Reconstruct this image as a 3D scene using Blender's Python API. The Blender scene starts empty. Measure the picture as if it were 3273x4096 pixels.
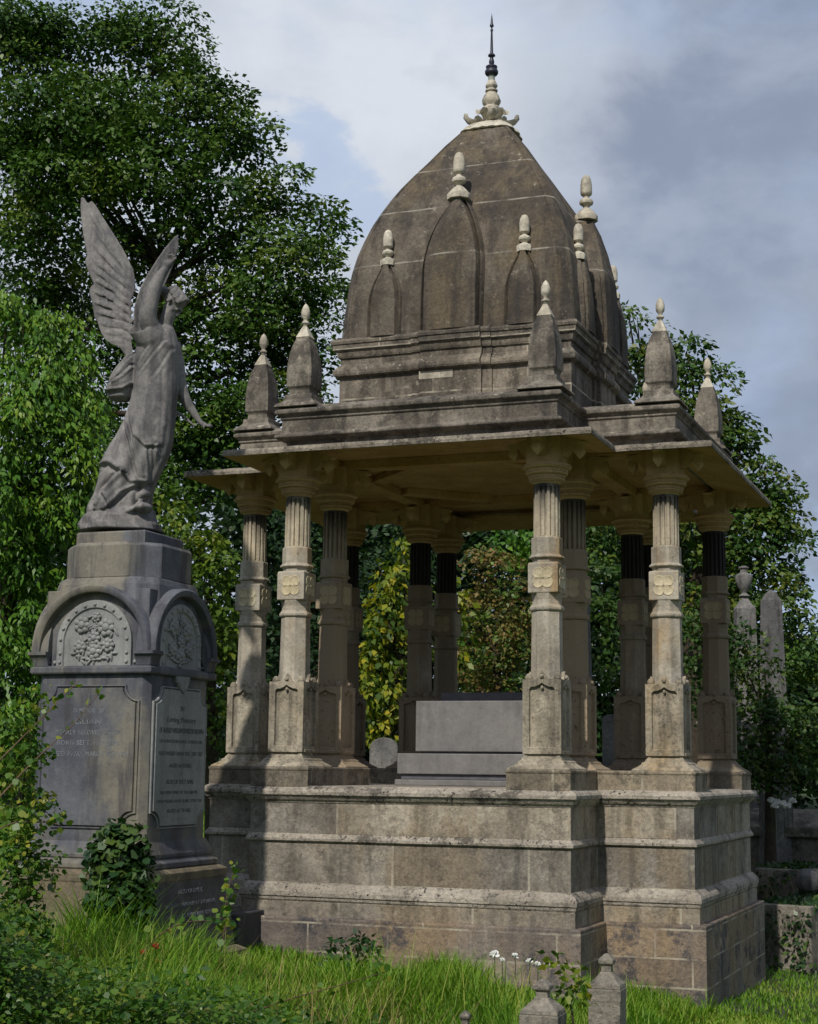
import bpy, math, random
import numpy as np
from mathutils import Vector, Matrix
random.seed(7); RNG = np.random.default_rng(11)
PI = math.pi
sc = bpy.context.scene
COL = sc.collection
# ------------------------------------------------------------------ camera
CAM = np.array([4.2776, -13.1511, 1.6786])
yaw, pit, rol, FOC = -0.3644, 0.156, 0.0117, 6552.85
FW = np.array([math.sin(yaw)*math.cos(pit), math.cos(yaw)*math.cos(pit), math.sin(pit)])
RR = np.array([math.cos(yaw), -math.sin(yaw), 0.0]); UU = np.cross(RR, FW)
R2 = RR*math.cos(rol)+UU*math.sin(rol); U2 = -RR*math.sin(rol)+UU*math.cos(rol)
HD = np.array([math.sin(yaw), math.cos(yaw), 0.0])          # horizontal viewing direction
cd = bpy.data.cameras.new("camera"); cam = bpy.data.objects.new("camera", cd); COL.objects.link(cam)
cd.sensor_fit = 'AUTO'; cd.sensor_width = 36; cd.lens = FOC/4096*36
cd.clip_start = 0.1; cd.clip_end = 2000
M = Matrix(((R2[0], U2[0], -FW[0], CAM[0]), (R2[1], U2[1], -FW[1], CAM[1]), (R2[2], U2[2], -FW[2], CAM[2]), (0, 0, 0, 1)))
cam.matrix_world = M
sc.camera = cam
def ray(px, py): return FW + R2*(px-1636.5)/FOC - U2*(py-2048)/FOC
def plane(px, py, dist):            # point at horizontal distance dist
    d = ray(px, py); return CAM + d*(dist/(d@HD))
def onplane(px, py, ax, val):
    d = ray(px, py); return CAM + d*((val-CAM[ax])/d[ax])
# ------------------------------------------------------------------ helpers
def tag(o, label=None, cat=None, group=None, kind=None):
    if label: o['label'] = label
    if cat: o['category'] = cat
    if group: o['group'] = group
    if kind: o['kind'] = kind
    return o
def empty(name, loc=(0, 0, 0), rz=0):
    o = bpy.data.objects.new(name, None); COL.objects.link(o); o.location = loc; o.rotation_euler = (0, 0, rz)
    o.empty_display_size = .1
    return o
class MB:
    def __init__(s): s.v = []; s.f = []
    def add(s, v, f):
        n = len(s.v); s.v += [tuple(float(c) for c in p) for p in v]; s.f += [tuple(i+n for i in q) for q in f]; return s
    def box(s, x0, x1, y0, y1, z0, z1, t=0):
        v = [(x0, y0, z0), (x1, y0, z0), (x1, y1, z0), (x0, y1, z0), (x0+t, y0+t, z1), (x1-t, y0+t, z1), (x1-t, y1-t, z1), (x0+t, y1-t, z1)]
        return s.add(v, [(3, 2, 1, 0), (4, 5, 6, 7), (0, 1, 5, 4), (1, 2, 6, 5), (2, 3, 7, 6), (3, 0, 4, 7)])
    def loft(s, rings, cap0=True, cap1=True, closed=True):
        n = len(rings[0]); v = [p for r in rings for p in r]; f = []
        for k in range(len(rings)-1):
            for i in range(n if closed else n-1):
                j = (i+1) % n; f.append((k*n+i, k*n+j, (k+1)*n+j, (k+1)*n+i))
        if cap0: f.append(tuple(range(n))[::-1])
        if cap1: f.append(tuple((len(rings)-1)*n+i for i in range(n)))
        return s.add(v, f)
    def lathe(s, prof, n=24, c=(0, 0), a0=0, fl=None):
        rings = []
        for r, z in prof:
            ring = []
            for i in range(n):
                a = a0+2*PI*i/n; rr = r*(fl(a, z) if fl else 1)
                ring.append((c[0]+rr*math.cos(a), c[1]+rr*math.sin(a), z))
            rings.append(ring)
        return s.loft(rings)
    def octo(s, prof, c=(0, 0)): return s.lathe([(r/math.cos(PI/8), z) for r, z in prof], 8, c, PI/8)
    def square(s, prof, c=(0, 0)): return s.lathe([(r*math.sqrt(2), z) for r, z in prof], 4, c, PI/4)
    def tube(s, pts, rad, n=8):
        pts = [Vector(p) for p in pts]; rings = []; a = None
        for i, p in enumerate(pts):
            d = (pts[min(i+1, len(pts)-1)]-pts[max(i-1, 0)]).normalized()
            if a is None: a = d.cross(Vector((0.31, 0.17, 0.93)) if abs(d.z) < .9 else Vector((1, 0, 0))).normalized()
            else: a = (a-d*a.dot(d)).normalized()
            b = d.cross(a)
            r = rad[i] if hasattr(rad, '__len__') else rad
            rings.append([p+a*r*math.cos(2*PI*k/n)+b*r*math.sin(2*PI*k/n) for k in range(n)])
        return s.loft(rings)
    def ball(s, c, r, n=12, m=8, rot=None):
        r = r if hasattr(r, '__len__') else (r, r, r); rings = []
        for j in range(m+1):
            t = -PI/2+PI*j/m; ring = []
            for i in range(n):
                a = 2*PI*i/n
                v = Vector((r[0]*math.cos(t)*math.cos(a), r[1]*math.cos(t)*math.sin(a), r[2]*math.sin(t)))
                if rot is not None: v = rot @ v
                ring.append((c[0]+v[0], c[1]+v[1], c[2]+v[2]))
            rings.append(ring)
        return s.loft(rings, False, False)
    def xf(s, fn, start=0):
        for i in range(start, len(s.v)): s.v[i] = tuple(fn(s.v[i]))
        return s
    def build(s, name, mat, parent=None, smooth=None, bevel=0, loc=None):
        me = bpy.data.meshes.new(name); me.from_pydata(s.v, [], s.f); me.validate(); me.update()
        o = bpy.data.objects.new(name, me); COL.objects.link(o)
        if mat: me.materials.append(mat)
        if parent: o.parent = parent
        if loc is not None: o.location = loc
        if smooth:
            me.polygons.foreach_set('use_smooth', [True]*len(me.polygons)); me.set_sharp_from_angle(angle=math.radians(smooth))
        if bevel:
            b = o.modifiers.new('bevel', 'BEVEL'); b.width = bevel; b.segments = 2; b.limit_method = 'ANGLE'; b.angle_limit = math.radians(35)
        return o
def copy_tree(o, parent=None):
    c = o.copy(); COL.objects.link(c); c.parent = parent
    for ch in list(o.children): copy_tree(ch, c)
    return c
# ------------------------------------------------------------------ materials
class NT:
    def __init__(s, name):
        s.m = bpy.data.materials.new(name); s.m.use_nodes = True; s.t = s.m.node_tree; s.n = s.t.nodes; s.l = s.t.links
        s.b = s.n['Principled BSDF']; s.out = s.n['Material Output']
        s.pos = s.n.new('ShaderNodeNewGeometry').outputs['Position']
    def new(s, t): return s.n.new('ShaderNode'+t)
    def set(s, sock, v):
        if isinstance(v, bpy.types.NodeSocket): s.l.new(v, sock)
        elif hasattr(v, '__len__') and len(v) == 3 and sock.type == 'RGBA': sock.default_value = (*v, 1)
        else: sock.default_value = v
    def scale(s, vec, sc_):
        n = s.new('Mapping'); s.l.new(vec, n.inputs['Vector']); n.inputs['Scale'].default_value = sc_; return n.outputs[0]
    def noise(s, scale, det=4, rough=.6, vec=None, dist=0):
        n = s.new('TexNoise'); s.l.new(vec or s.pos, n.inputs['Vector']); n.inputs['Scale'].default_value = scale
        n.inputs['Detail'].default_value = det; n.inputs['Roughness'].default_value = rough; n.inputs['Distortion'].default_value = dist
        return n.outputs['Fac']
    def ramp(s, f, a, b, lo=0., hi=1.):
        n = s.new('MapRange'); n.interpolation_type = 'SMOOTHSTEP'; s.set(n.inputs['Value'], f)
        for k, v in zip(('From Min', 'From Max', 'To Min', 'To Max'), (a, b, lo, hi)): n.inputs[k].default_value = v
        return n.outputs[0]
    def math(s, op, a, b=0.):
        n = s.new('Math'); n.operation = op; s.set(n.inputs[0], a); s.set(n.inputs[1], b); return n.outputs[0]
    def mix(s, f, a, b, mode='MIX'):
        n = s.new('Mix'); n.data_type = 'RGBA'; n.blend_type = mode; s.set(n.inputs['Factor'], f); s.set(n.inputs['A'], a); s.set(n.inputs['B'], b)
        return n.outputs['Result']
    def bump(s, h, strength=.3, dist=.01, prev=None):
        n = s.new('Bump'); n.inputs['Strength'].default_value = strength; n.inputs['Distance'].default_value = dist; s.l.new(h, n.inputs['Height'])
        if prev: s.l.new(prev, n.inputs['Normal'])
        return n.outputs[0]
    def xyz(s):
        n = s.new('SeparateXYZ'); s.l.new(s.pos, n.inputs[0]); return n.outputs
    def nz(s):
        g = s.new('NewGeometry'); n = s.new('SeparateXYZ'); s.l.new(g.outputs['Normal'], n.inputs[0]); return n.outputs[2]
def stone(name, c1, c2, dark=(.035, .032, .03), lichen=(.42, .40, .33), li=.5, dk=.5, rough=.9, brick=None, warm=None, bumpk=1., soot=None, lines=None, streak=.5, mortar_c=(.42, .38, .3), mott=1., brown_tint=None, pits=0.):
    k = NT(name)
    x, y, z = k.xyz()
    base = k.mix(k.ramp(k.noise(1.7, 6, .65), .4, .62), c1, c2)
    if warm: base = k.mix(k.ramp(k.noise(1.6, 4, .6, k.scale(k.pos, (1, 1, .5))), .47, .62), base, warm)
    st = k.noise(9, 4, .6, k.scale(k.pos, (1, 1, .12)))
    base = k.mix(k.math('MULTIPLY', k.ramp(st, .46, .68), streak), base, dark)
    mot = k.noise(22, 6, .7)
    base = k.mix(k.ramp(mot, .38, .64, 0, .6*mott), base, k.mix(1., base, (1.45, 1.42, 1.36), 'MULTIPLY'))
    base = k.mix(k.ramp(k.noise(47, 5, .7), .40, .56, .42*mott, 0), base, k.mix(1., base, (.45, .43, .42), 'MULTIPLY'))
    base = k.mix(k.math('MULTIPLY', k.ramp(k.noise(3.1, 9, .8), .51, .60), dk), base, dark)
    if brown_tint:      # browner on inner and rear columns, darker towards the back
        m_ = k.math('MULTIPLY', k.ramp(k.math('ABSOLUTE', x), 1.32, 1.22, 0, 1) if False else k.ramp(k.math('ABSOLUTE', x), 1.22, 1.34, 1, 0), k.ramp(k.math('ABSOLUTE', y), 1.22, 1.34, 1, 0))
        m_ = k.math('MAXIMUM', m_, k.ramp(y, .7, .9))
        base = k.mix(k.math('MULTIPLY', m_, k.ramp(k.noise(1.9, 5, .7, k.scale(k.pos, (1, 1, .7))), .3, .55, .45, .95)), base, k.mix(k.ramp(y, .5, .9), tuple(v*1.5 for v in brown_tint), brown_tint))
    if pits: base = k.mix(k.math('MULTIPLY', k.math('MULTIPLY', k.ramp(k.noise(38, 5, .6), .57, .61), k.ramp(k.noise(5, 3), .45, .58)), pits), base, (.03, .027, .025))
    h = None
    if brick:
        cv = k.new('CombineXYZ'); k.l.new(k.math('ADD', x, k.math('MULTIPLY', y, 1.0)), cv.inputs[0]); k.l.new(k.math('ADD', z, brick[3]), cv.inputs[1])
        br = k.new('TexBrick'); k.l.new(cv.outputs[0], br.inputs['Vector']); br.offset = .43; br.squash = 1
        br.inputs['Scale'].default_value = 1; br.inputs['Brick Width'].default_value = brick[0]; br.inputs['Row Height'].default_value = brick[1]
        br.inputs['Mortar Size'].default_value = brick[2]; br.inputs['Mortar Smooth'].default_value = .3
        br.inputs['Color1'].default_value = (.62, .62, .65, 1); br.inputs['Color2'].default_value = (1.25, 1.19, 1.08, 1); br.inputs['Mortar'].default_value = (1, 1, 1, 1)
        base = k.mix(.75, base, br.outputs['Color'], 'MULTIPLY')
        mk = k.math('MULTIPLY', br.outputs['Fac'], k.ramp(k.noise(4, 3), .38, .62))
        base = k.mix(k.math('MULTIPLY', mk, .9), base, mortar_c)
    if lines:
        acc = None
        for zz in lines:
            d = k.math('ABSOLUTE', k.math('SUBTRACT', k.math('ADD', z, k.math('MULTIPLY', k.math('SUBTRACT', k.noise(6, 2), .5), .01)), zz)); m = k.ramp(d, .004, .009, 1, 0)
            acc = m if acc is None else k.math('MAXIMUM', acc, m)
        base = k.mix(k.math('MULTIPLY', acc, k.ramp(k.noise(5, 4), .38, .6, .08, .75)), base, mortar_c)
    # lichen: pale crusty spots, more on upward faces
    ln = k.noise(7, 3, .5); vo = k.new('TexVoronoi'); k.l.new(k.pos, vo.inputs['Vector']); vo.inputs['Scale'].default_value = 34
    sp = k.math('MULTIPLY', k.ramp(k.math('ADD', vo.outputs['Distance'], k.math('MULTIPLY', k.math('SUBTRACT', k.noise(60, 4, .7), .5), .5)), .18, .30, .8, 0), k.math('MULTIPLY', k.ramp(ln, .52, .62), k.ramp(k.noise(2.3, 3), .48, .6)))
    sp2 = k.ramp(k.noise(11, 8, .75), .6, .68)
    up = k.ramp(k.nz(), .2, .75, .55, 1.3)
    base = k.mix(k.math('MULTIPLY', k.math('MULTIPLY', k.math('MAXIMUM', sp, sp2), up), li), base, lichen)
    base = k.mix(k.math('MULTIPLY', k.ramp(k.noise(30, 5, .8), .6, .66), .6), base, dark)
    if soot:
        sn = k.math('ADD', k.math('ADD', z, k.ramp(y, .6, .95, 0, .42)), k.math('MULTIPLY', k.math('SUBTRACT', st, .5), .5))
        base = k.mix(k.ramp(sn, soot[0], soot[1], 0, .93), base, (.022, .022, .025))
    g = k.noise(70, 6, .75)
    nb = k.bump(g, .6*bumpk, .010); nb = k.bump(k.noise(14, 6, .7), .45*bumpk, .028, nb)
    if brick: nb = k.bump(k.math('SUBTRACT', 1, br.outputs['Fac']), .3, .006, nb)
    k.l.new(base, k.b.inputs['Base Color']); k.l.new(nb, k.b.inputs['Normal']); k.b.inputs['Roughness'].default_value = rough
    k.b.inputs['Specular IOR Level'].default_value = .25
    return k.m
def simple(name, c, c2=None, rough=.8, sc_=8, spec=.3, bump=0, metal=0):
    k = NT(name); f = k.ramp(k.noise(sc_, 5, .7), .3, .7)
    k.set(k.b.inputs['Base Color'], k.mix(f, c, c2 or c)); k.b.inputs['Roughness'].default_value = rough; k.b.inputs['Specular IOR Level'].default_value = spec
    k.b.inputs['Metallic'].default_value = metal
    if bump: k.l.new(k.bump(k.noise(sc_*5, 6, .7), bump, .01), k.b.inputs['Normal'])
    return k.m
def leafmat(name, cols, trans=.35, rough=.45, spec=.35):
    k = NT(name); a = k.new('Attribute'); a.attribute_name = 'tint'; r = k.new('ValToRGB'); k.l.new(a.outputs['Fac'], r.inputs[0])
    el = r.color_ramp.elements
    for i, c in enumerate(cols):
        e = el[i] if i < 2 else el.new(.5)
        e.position = i/(len(cols)-1); e.color = (*c, 1)
    col = r.outputs[0]
    k.l.new(col, k.b.inputs['Base Color']); k.b.inputs['Roughness'].default_value = rough; k.b.inputs['Specular IOR Level'].default_value = spec
    t = k.new('BsdfTranslucent'); k.l.new(k.mix(.6, col, (.75, 1, .3), 'MULTIPLY'), t.inputs[0])
    ms = k.new('MixShader'); ms.inputs[0].default_value = trans; k.l.new(k.b.outputs[0], ms.inputs[1]); k.l.new(t.outputs[0], ms.inputs[2]); k.l.new(ms.outputs[0], k.out.inputs[0])
    return k.m
MS = {}
MS['plinth'] = stone('plinth_limestone', (.24, .218, .186), (.40, .37, .32), li=.8, dk=.4, brick=(1.02, .345, .010, .186), warm=(.30, .25, .185), streak=.4)
MS['foot'] = stone('footing_stone', (.20, .17, .15), (.30, .26, .225), dark=(.065, .065, .08), li=.35, dk=.85, brick=(.62, .2, .008, .02), warm=(.28, .215, .15), streak=.2)
MS['ledge'] = stone('pitted_ledge_stone', (.34, .305, .26), (.48, .435, .375), li=.6, dk=.7, bumpk=1.8, streak=.1, pits=.9)
MS['column'] = stone('column_limestone', (.37, .33, .27), (.50, .46, .385), li=.35, dk=.2, warm=(.36, .265, .155), streak=.3, mott=.6, bumpk=.7, brown_tint=(.22, .172, .118))
MS['flute'] = stone('sooty_fluted_limestone', (.46, .40, .30), (.55, .49, .38), li=.1, dk=.12, streak=.15, soot=(3.48, 3.80), mott=.5, bumpk=.6, brown_tint=(.19, .15, .105))
MS['pedestal'] = stone('pedestal_limestone', (.30, .265, .205), (.44, .395, .315), li=.6, dk=.35, warm=(.35, .265, .16), streak=.55, mott=.9, bumpk=.9, brown_tint=(.23, .18, .125), pits=.5)
MS['block'] = stone('parapet_block_stone', (.20, .175, .135), (.32, .28, .22), li=.6, dk=.6, brick=(.6, .6, .01, .1), streak=.3)
MS['capital'] = stone('ochre_capital_stone', (.52, .36, .18), (.60, .43, .235), li=.05, dk=.1, streak=.1, mott=.3, bumpk=.2)
MS['soffit'] = stone('ochre_soffit_stone', (.44, .265, .105), (.54, .35, .16), li=.05, dk=.18, streak=.0, mott=.5, bumpk=.5)
MS['roof'] = stone('weathered_roof_stone', (.12, .106, .090), (.245, .22, .185), li=.9, dk=.6, streak=.65, dark=(.035, .032, .03), lichen=(.50, .46, .36))
MS['lip'] = stone('eave_lip_stone', (.20, .175, .145), (.36, .32, .265), li=.9, dk=.75, bumpk=1.8, streak=.2, pits=.9, lichen=(.5, .47, .36))
MS['drum'] = stone('weathered_drum_stone', (.125, .11, .092), (.255, .227, .19), li=.9, dk=.6, brick=(.83, .42, .008, .35), streak=.5, dark=(.036, .033, .03), lichen=(.5, .46, .38))
MS['dome'] = stone('brown_dome_stone', (.066, .056, .046), (.145, .124, .10), lichen=(.42, .39, .33), li=.6, dk=.5, streak=.75, dark=(.045, .04, .037), lines=(5.83, 6.33, 6.76), mortar_c=(.36, .34, .29), warm=(.125, .10, .068))
MS['pale'] = stone('pale_finial_stone', (.46, .42, .34), (.58, .54, .45), li=.1, dk=.3, streak=.4, mott=.7, bumpk=.7)
MS['carving'] = stone('yellow_carving_stone', (.50, .43, .28), (.60, .53, .38), li=.03, dk=.15, streak=.15, mott=.6, bumpk=.5, brown_tint=(.34, .27, .17))
MS['iron'] = simple('dark_iron', (.012, .013, .03), (.03, .03, .05), .45, 20, .5, .2)
MS['verdigris'] = simple('pale_lead_collar', (.25, .28, .25), (.33, .36, .32), .6, 20)
MS['granite'] = stone('grey_granite', (.17, .165, .165), (.215, .21, .208), dark=(.10, .10, .10), li=.05, dk=.25, rough=.5, streak=.35, bumpk=.1, mott=.35)
MS['granite_dark'] = simple('dark_slate_lid', (.085, .085, .10), (.13, .13, .15), .5, 9, .4, .1)
MS['marble'] = stone('grey_carrara', (.074, .079, .098), (.128, .136, .156), dark=(.055, .053, .062), lichen=(.3, .3, .28), li=.15, dk=.3, rough=.6, streak=.8, bumpk=.25, warm=(.20, .185, .15), mott=.4)
MS['marble_light'] = stone('pale_grey_marble', (.22, .228, .232), (.30, .305, .30), dark=(.10, .095, .095), li=.1, dk=.2, rough=.6, streak=.3, bumpk=.25, mott=.4)
MS['marble_dark'] = stone('dark_wet_marble', (.055, .056, .064), (.088, .088, .098), dark=(.03, .03, .035), li=.05, dk=.5, rough=.6, streak=.5, bumpk=.3, mott=.4)
MS['marble_ochre'] = stone('ochre_stained_marble', (.15, .125, .085), (.25, .21, .14), dark=(.07, .065, .06), li=.2, dk=.4, rough=.8, streak=.6, bumpk=.5)
MS['statue'] = stone('statue_marble', (.155, .15, .15), (.225, .215, .21), dark=(.062, .06, .068), lichen=(.38, .36, .31), li=.15, dk=.5, rough=.7, streak=.75, bumpk=.3, mott=.7)
MS['lead_letter'] = simple('dark_lead_letters', (.06, .07, .075), (.13, .14, .14), .6, 40)
MS['white_letter'] = simple('faded_pale_letters', (.24, .26, .29), (.10, .105, .12), .7, 25)
MS['old_stone'] = stone('old_grave_stone', (.19, .175, .15), (.29, .265, .225), li=.7, dk=.65, streak=.3, bumpk=1.5)
MS['grey_stone'] = stone('grey_memorial_stone', (.13, .13, .135), (.20, .195, .19), li=.3, dk=.4, streak=.6, bumpk=.6)
MS['bark'] = simple('bark', (.045, .036, .027), (.085, .07, .052), .95, 15, .1, .8)
MS['twig'] = simple('twig', (.10, .06, .045), (.16, .10, .07), .8, 15, .2)
MS['big_leaf'] = leafmat('sycamore_leaf', [(.028, .08, .012), (.072, .145, .018), (.13, .18, .022)], .2)
MS['bright_leaf'] = leafmat('bright_laurel_leaf', [(.045, .13, .012), (.10, .22, .018), (.17, .27, .022)], .22)
MS['yellow_leaf'] = leafmat('yellow_green_leaf', [(.05, .11, .014), (.13, .21, .02), (.33, .30, .025)], .4)
MS['ivy_leaf'] = leafmat('turning_ivy_leaf', [(.06, .12, .015), (.22, .28, .022), (.50, .40, .03)], .4)
MS['brown_leaf'] = leafmat('hawthorn_leaf', [(.07, .15, .02), (.19, .17, .045), (.27, .14, .06)], .3)
MS['mid_leaf'] = leafmat('shrub_leaf', [(.03, .08, .015), (.06, .12, .02), (.10, .13, .025)], .3)
MS['dark_leaf'] = leafmat('dark_evergreen_leaf', [(.012, .035, .012), (.025, .06, .018), (.045, .085, .02)], .2)
MS['right_leaf'] = leafmat('maple_leaf', [(.028, .078, .014), (.07, .135, .018), (.16, .17, .025)], .22)
MS['bramble_leaf'] = leafmat('bramble_leaf', [(.03, .10, .014), (.10, .20, .022), (.33, .33, .045)], .4, .4, .4)
MS['weed_leaf'] = leafmat('nettle_leaf', [(.03, .09, .014), (.08, .17, .02), (.20, .16, .05)], .35)
MS['ivy_dark'] = leafmat('dark_ivy_leaf', [(.016, .05, .014), (.035, .085, .022), (.09, .14, .025)], .2, .35, .5)
MS['grass'] = leafmat('grass_blade', [(.08, .20, .014), (.17, .32, .02), (.38, .40, .08)], .4, .5, .3)
MS['straw'] = leafmat('straw_stalk', [(.30, .22, .09), (.36, .29, .12), (.2, .2, .05)], .2, .7, .2)
MS['red'] = simple('red_petal', (.42, .012, .03), (.30, .01, .02), .6, 30)
MS['white'] = simple('white_petal', (.78, .78, .76), (.65, .66, .62), .6, 30)
# ------------------------------------------------------------------ world and sun
w = bpy.data.worlds.new("World"); sc.world = w; w.use_nodes = True
nt = w.node_tree; N = nt.nodes; L = nt.links; bg = N['Background']
EL, AZ = 44, 2                                                   # sun elevation; degrees west of the front-facing normal
to_sun = Vector((-math.sin(math.radians(AZ))*math.cos(math.radians(EL)), -math.cos(math.radians(AZ))*math.cos(math.radians(EL)), math.sin(math.radians(EL))))
sky = N.new('ShaderNodeTexSky'); sky.sky_type = 'NISHITA'; sky.sun_disc = False
sky.sun_elevation = math.radians(EL); sky.sun_rotation = math.atan2(to_sun.x, to_sun.y); sky.altitude = 50
tc = N.new('ShaderNodeTexCoord')
def wn(t): return N.new('ShaderNode'+t)
def wmath(op, a, b):
    n = wn('Math'); n.operation = op
    for i, v in enumerate((a, b)):
        if isinstance(v, bpy.types.NodeSocket): L.new(v, n.inputs[i])
        else: n.inputs[i].default_value = v
    return n.outputs[0]
def wramp(f, a, b, lo=0., hi=1.):
    n = wn('MapRange'); n.interpolation_type = 'SMOOTHSTEP'; L.new(f, n.inputs[0])
    for i, v in enumerate((a, b, lo, hi)): n.inputs[i+1].default_value = v
    return n.outputs[0]
def wmix(f, a, b):
    n = wn('Mix'); n.data_type = 'RGBA'
    for key, v in (('Factor', f), ('A', a), ('B', b)):
        if isinstance(v, bpy.types.NodeSocket): L.new(v, n.inputs[key])
        else: n.inputs[key].default_value = v if key == 'Factor' else (*v, 1)
    return n.outputs['Result']
def wnoise(scale, det, off=(0, 0, 0), dist=0.):
    mp = wn('Mapping'); L.new(tc.outputs['Generated'], mp.inputs[0]); mp.inputs['Location'].default_value = off; mp.inputs['Scale'].default_value = (1, 1, 1.6)
    n = wn('TexNoise'); L.new(mp.outputs[0], n.inputs['Vector']); n.inputs['Scale'].default_value = scale; n.inputs['Detail'].default_value = det
    n.inputs['Roughness'].default_value = .55; n.inputs['Distortion'].default_value = dist
    return n.outputs['Fac']
def wdir(px, py):
    d = ray(px, py); d = d/np.linalg.norm(d)
    n = wn('VectorMath'); n.operation = 'DOT_PRODUCT'; L.new(tc.outputs['Generated'], n.inputs[0]); n.inputs[1].default_value = tuple(d)
    return n.outputs['Value']
n1 = wnoise(3.2, 6, (1.3, .2, .5), .3); n2 = wnoise(9, 6, (4.1, 2.2, .1), .2)
def bank(px, py, r, soft):      # soft-edged cloud bank of angular radius r round a direction, its rim broken by noise
    dd = wmath('ADD', wdir(px, py), wmath('MULTIPLY', wmath('SUBTRACT', n2, .5), .03))
    return wramp(dd, math.cos(r+soft), math.cos(max(r-soft, 0)))
br1 = wmath('MAXIMUM', bank(1350, 300, .11, .09), wmath('MULTIPLY', bank(900, 900, .14, .10), .8))
fac = wmath('ADD', wmath('MULTIPLY', br1, .85), wramp(n1, .42, .72, 0, .45))
cloud = wmix(fac, (.285, .335, .44), (.78, .82, .88))
cloud = wmix(wramp(n2, .42, .64, 0, .5), cloud, (.50, .56, .67))
blue = wmath('MULTIPLY', wramp(wnoise(5.5, 5, (2.4, 3.3, 1.2)), .54, .70), .3)
blue = wmath('MAXIMUM', blue, wmath('MULTIPLY', wmath('MAXIMUM', bank(1290, 850, .005, .06), wmath('MAXIMUM', bank(150, -60, .03, .05), bank(3250, 2250, .01, .06))), .5))
skm = wn('Mix'); skm.data_type = 'RGBA'; skm.blend_type = 'MULTIPLY'; skm.inputs['Factor'].default_value = 1
L.new(sky.outputs[0], skm.inputs['A']); skm.inputs['B'].default_value = (.085, .085, .085, 1)
L.new(wmix(wmath('MULTIPLY', blue, .9), cloud, (.30, .47, .80)), bg.inputs[0])
fin = wmix(.88, skm.outputs['Result'], wmix(blue, cloud, (.42, .56, .82)))
L.new(fin, bg.inputs[0]); bg.inputs[1].default_value = 1.0
sl = bpy.data.lights.new('sun', 'SUN'); sl.energy = 3.4; sl.angle = math.radians(1.2); sl.color = (1, .94, .84)
so = bpy.data.objects.new('sun', sl); COL.objects.link(so); so.rotation_euler = (-to_sun).to_track_quat('-Z', 'Y').to_euler(); so.location = (0, 0, 30)
sc.view_settings.view_transform = 'Standard'; sc.view_settings.look = 'None'; sc.view_settings.exposure = 0; sc.view_settings.gamma = 1
# ------------------------------------------------------------------ ground
def gz(x, y):
    x = np.asarray(x, float); y = np.asarray(y, float)
    xx = 3.2*np.tanh(x/3.2); yy = np.where(y < 0, y, 3*np.tanh(y/3))
    far = np.clip((np.hypot(x, y)-14)/60, 0, 1)
    return .2-.118*xx-.02*yy + far*far*3 + .015*np.sin(x*2.1+.4)*np.sin(y*1.7)
def gzf(x, y): return float(gz(x, y))
def grid_axis(): return np.concatenate([np.linspace(-400, -20, 14)[:-1], np.linspace(-20, 20, 161), np.linspace(20, 400, 14)[1:]])
ax = grid_axis(); gx, gy = np.meshgrid(ax, ax); gzz = gz(gx, gy)
n = len(ax); vs = np.stack([gx.ravel(), gy.ravel(), gzz.ravel()], 1)
fs = [(j*n+i, j*n+i+1, (j+1)*n+i+1, (j+1)*n+i) for j in range(n-1) for i in range(n-1)]
me = bpy.data.meshes.new('ground'); me.from_pydata(vs.tolist(), [], fs); me.update()
g = bpy.data.objects.new('ground', me); COL.objects.link(g); g['kind'] = 'structure'
me.polygons.foreach_set('use_smooth', [True]*len(me.polygons))
k = NT('turf_soil'); k.set(k.b.inputs['Base Color'], k.mix(k.ramp(k.noise(1.1, 6), .4, .62), k.mix(k.ramp(k.noise(25, 5), .3, .7), (.035, .075, .012), (.06, .115, .018)), k.mix(k.ramp(k.noise(18, 5), .3, .7), (.05, .045, .025), (.055, .085, .02))))
k.b.inputs['Roughness'].default_value = .95; k.l.new(k.bump(k.noise(40, 6, .8), .8, .03), k.b.inputs['Normal']); me.materials.append(k.m)
# ------------------------------------------------------------------ pavilion
pav = empty('domed_pavilion'); tag(pav, 'open stone tomb pavilion with twelve columns, ribbed brown dome and iron-tipped finial', 'pavilion')
def cross(P, Q, z):
    return [(P, -Q, z), (P, -P, z), (Q, -P, z), (Q, P, z), (P, P, z), (P, Q, z), (-P, Q, z), (-P, P, z), (-Q, P, z), (-Q, -P, z), (-P, -P, z), (-P, -Q, z)]
def crossloft(P, Q, prof, cap0=True, cap1=True):
    # long sides are cut up so the surface can take wear
    return MB().loft([cross(P+e, Q+e, z) for e, z in prof], cap0, cap1)
P0, Q0 = 1.232, 1.951
def wear(o, amp=.004, cut=3):
    s = o.modifiers.new('cut', 'SUBSURF'); s.subdivision_type = 'SIMPLE'; s.levels = s.render_levels = cut
    tx = bpy.data.textures.get('wear_clouds') or bpy.data.textures.new('wear_clouds', 'CLOUDS'); tx.noise_scale = .09; tx.noise_depth = 3
    d = o.modifiers.new('wear', 'DISPLACE'); d.texture = tx; d.strength = amp; d.mid_level = .5; d.texture_coords = 'GLOBAL'
    return o
crossloft(P0, Q0, [(.0916, -.8), (.0916, .606), (.086, .6135), (.04, .6135)], True, False).build('footing', MS['foot'], pav, None, .006)
pl = crossloft(P0, Q0, [(.038, .6095), (.038, .725)], False, False)
crossloft(P0, Q0, [(.04, .61), (.04, .722)], True, True).build('base_course', MS['plinth'], pav, None, .004)
wear(crossloft(P0, Q0, [(.036, .722), (.046, .735), (.048, .752), (.0575, .760), (.0575, .79), (.048, .812), (.02, .84), (.001, .852)]).build('base_ledge', MS['ledge'], pav), .012)
crossloft(P0, Q0, [(-.001, .85), (0, .852), (0, 1.142)]).build('plinth', MS['plinth'], pav, None, .003)
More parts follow.
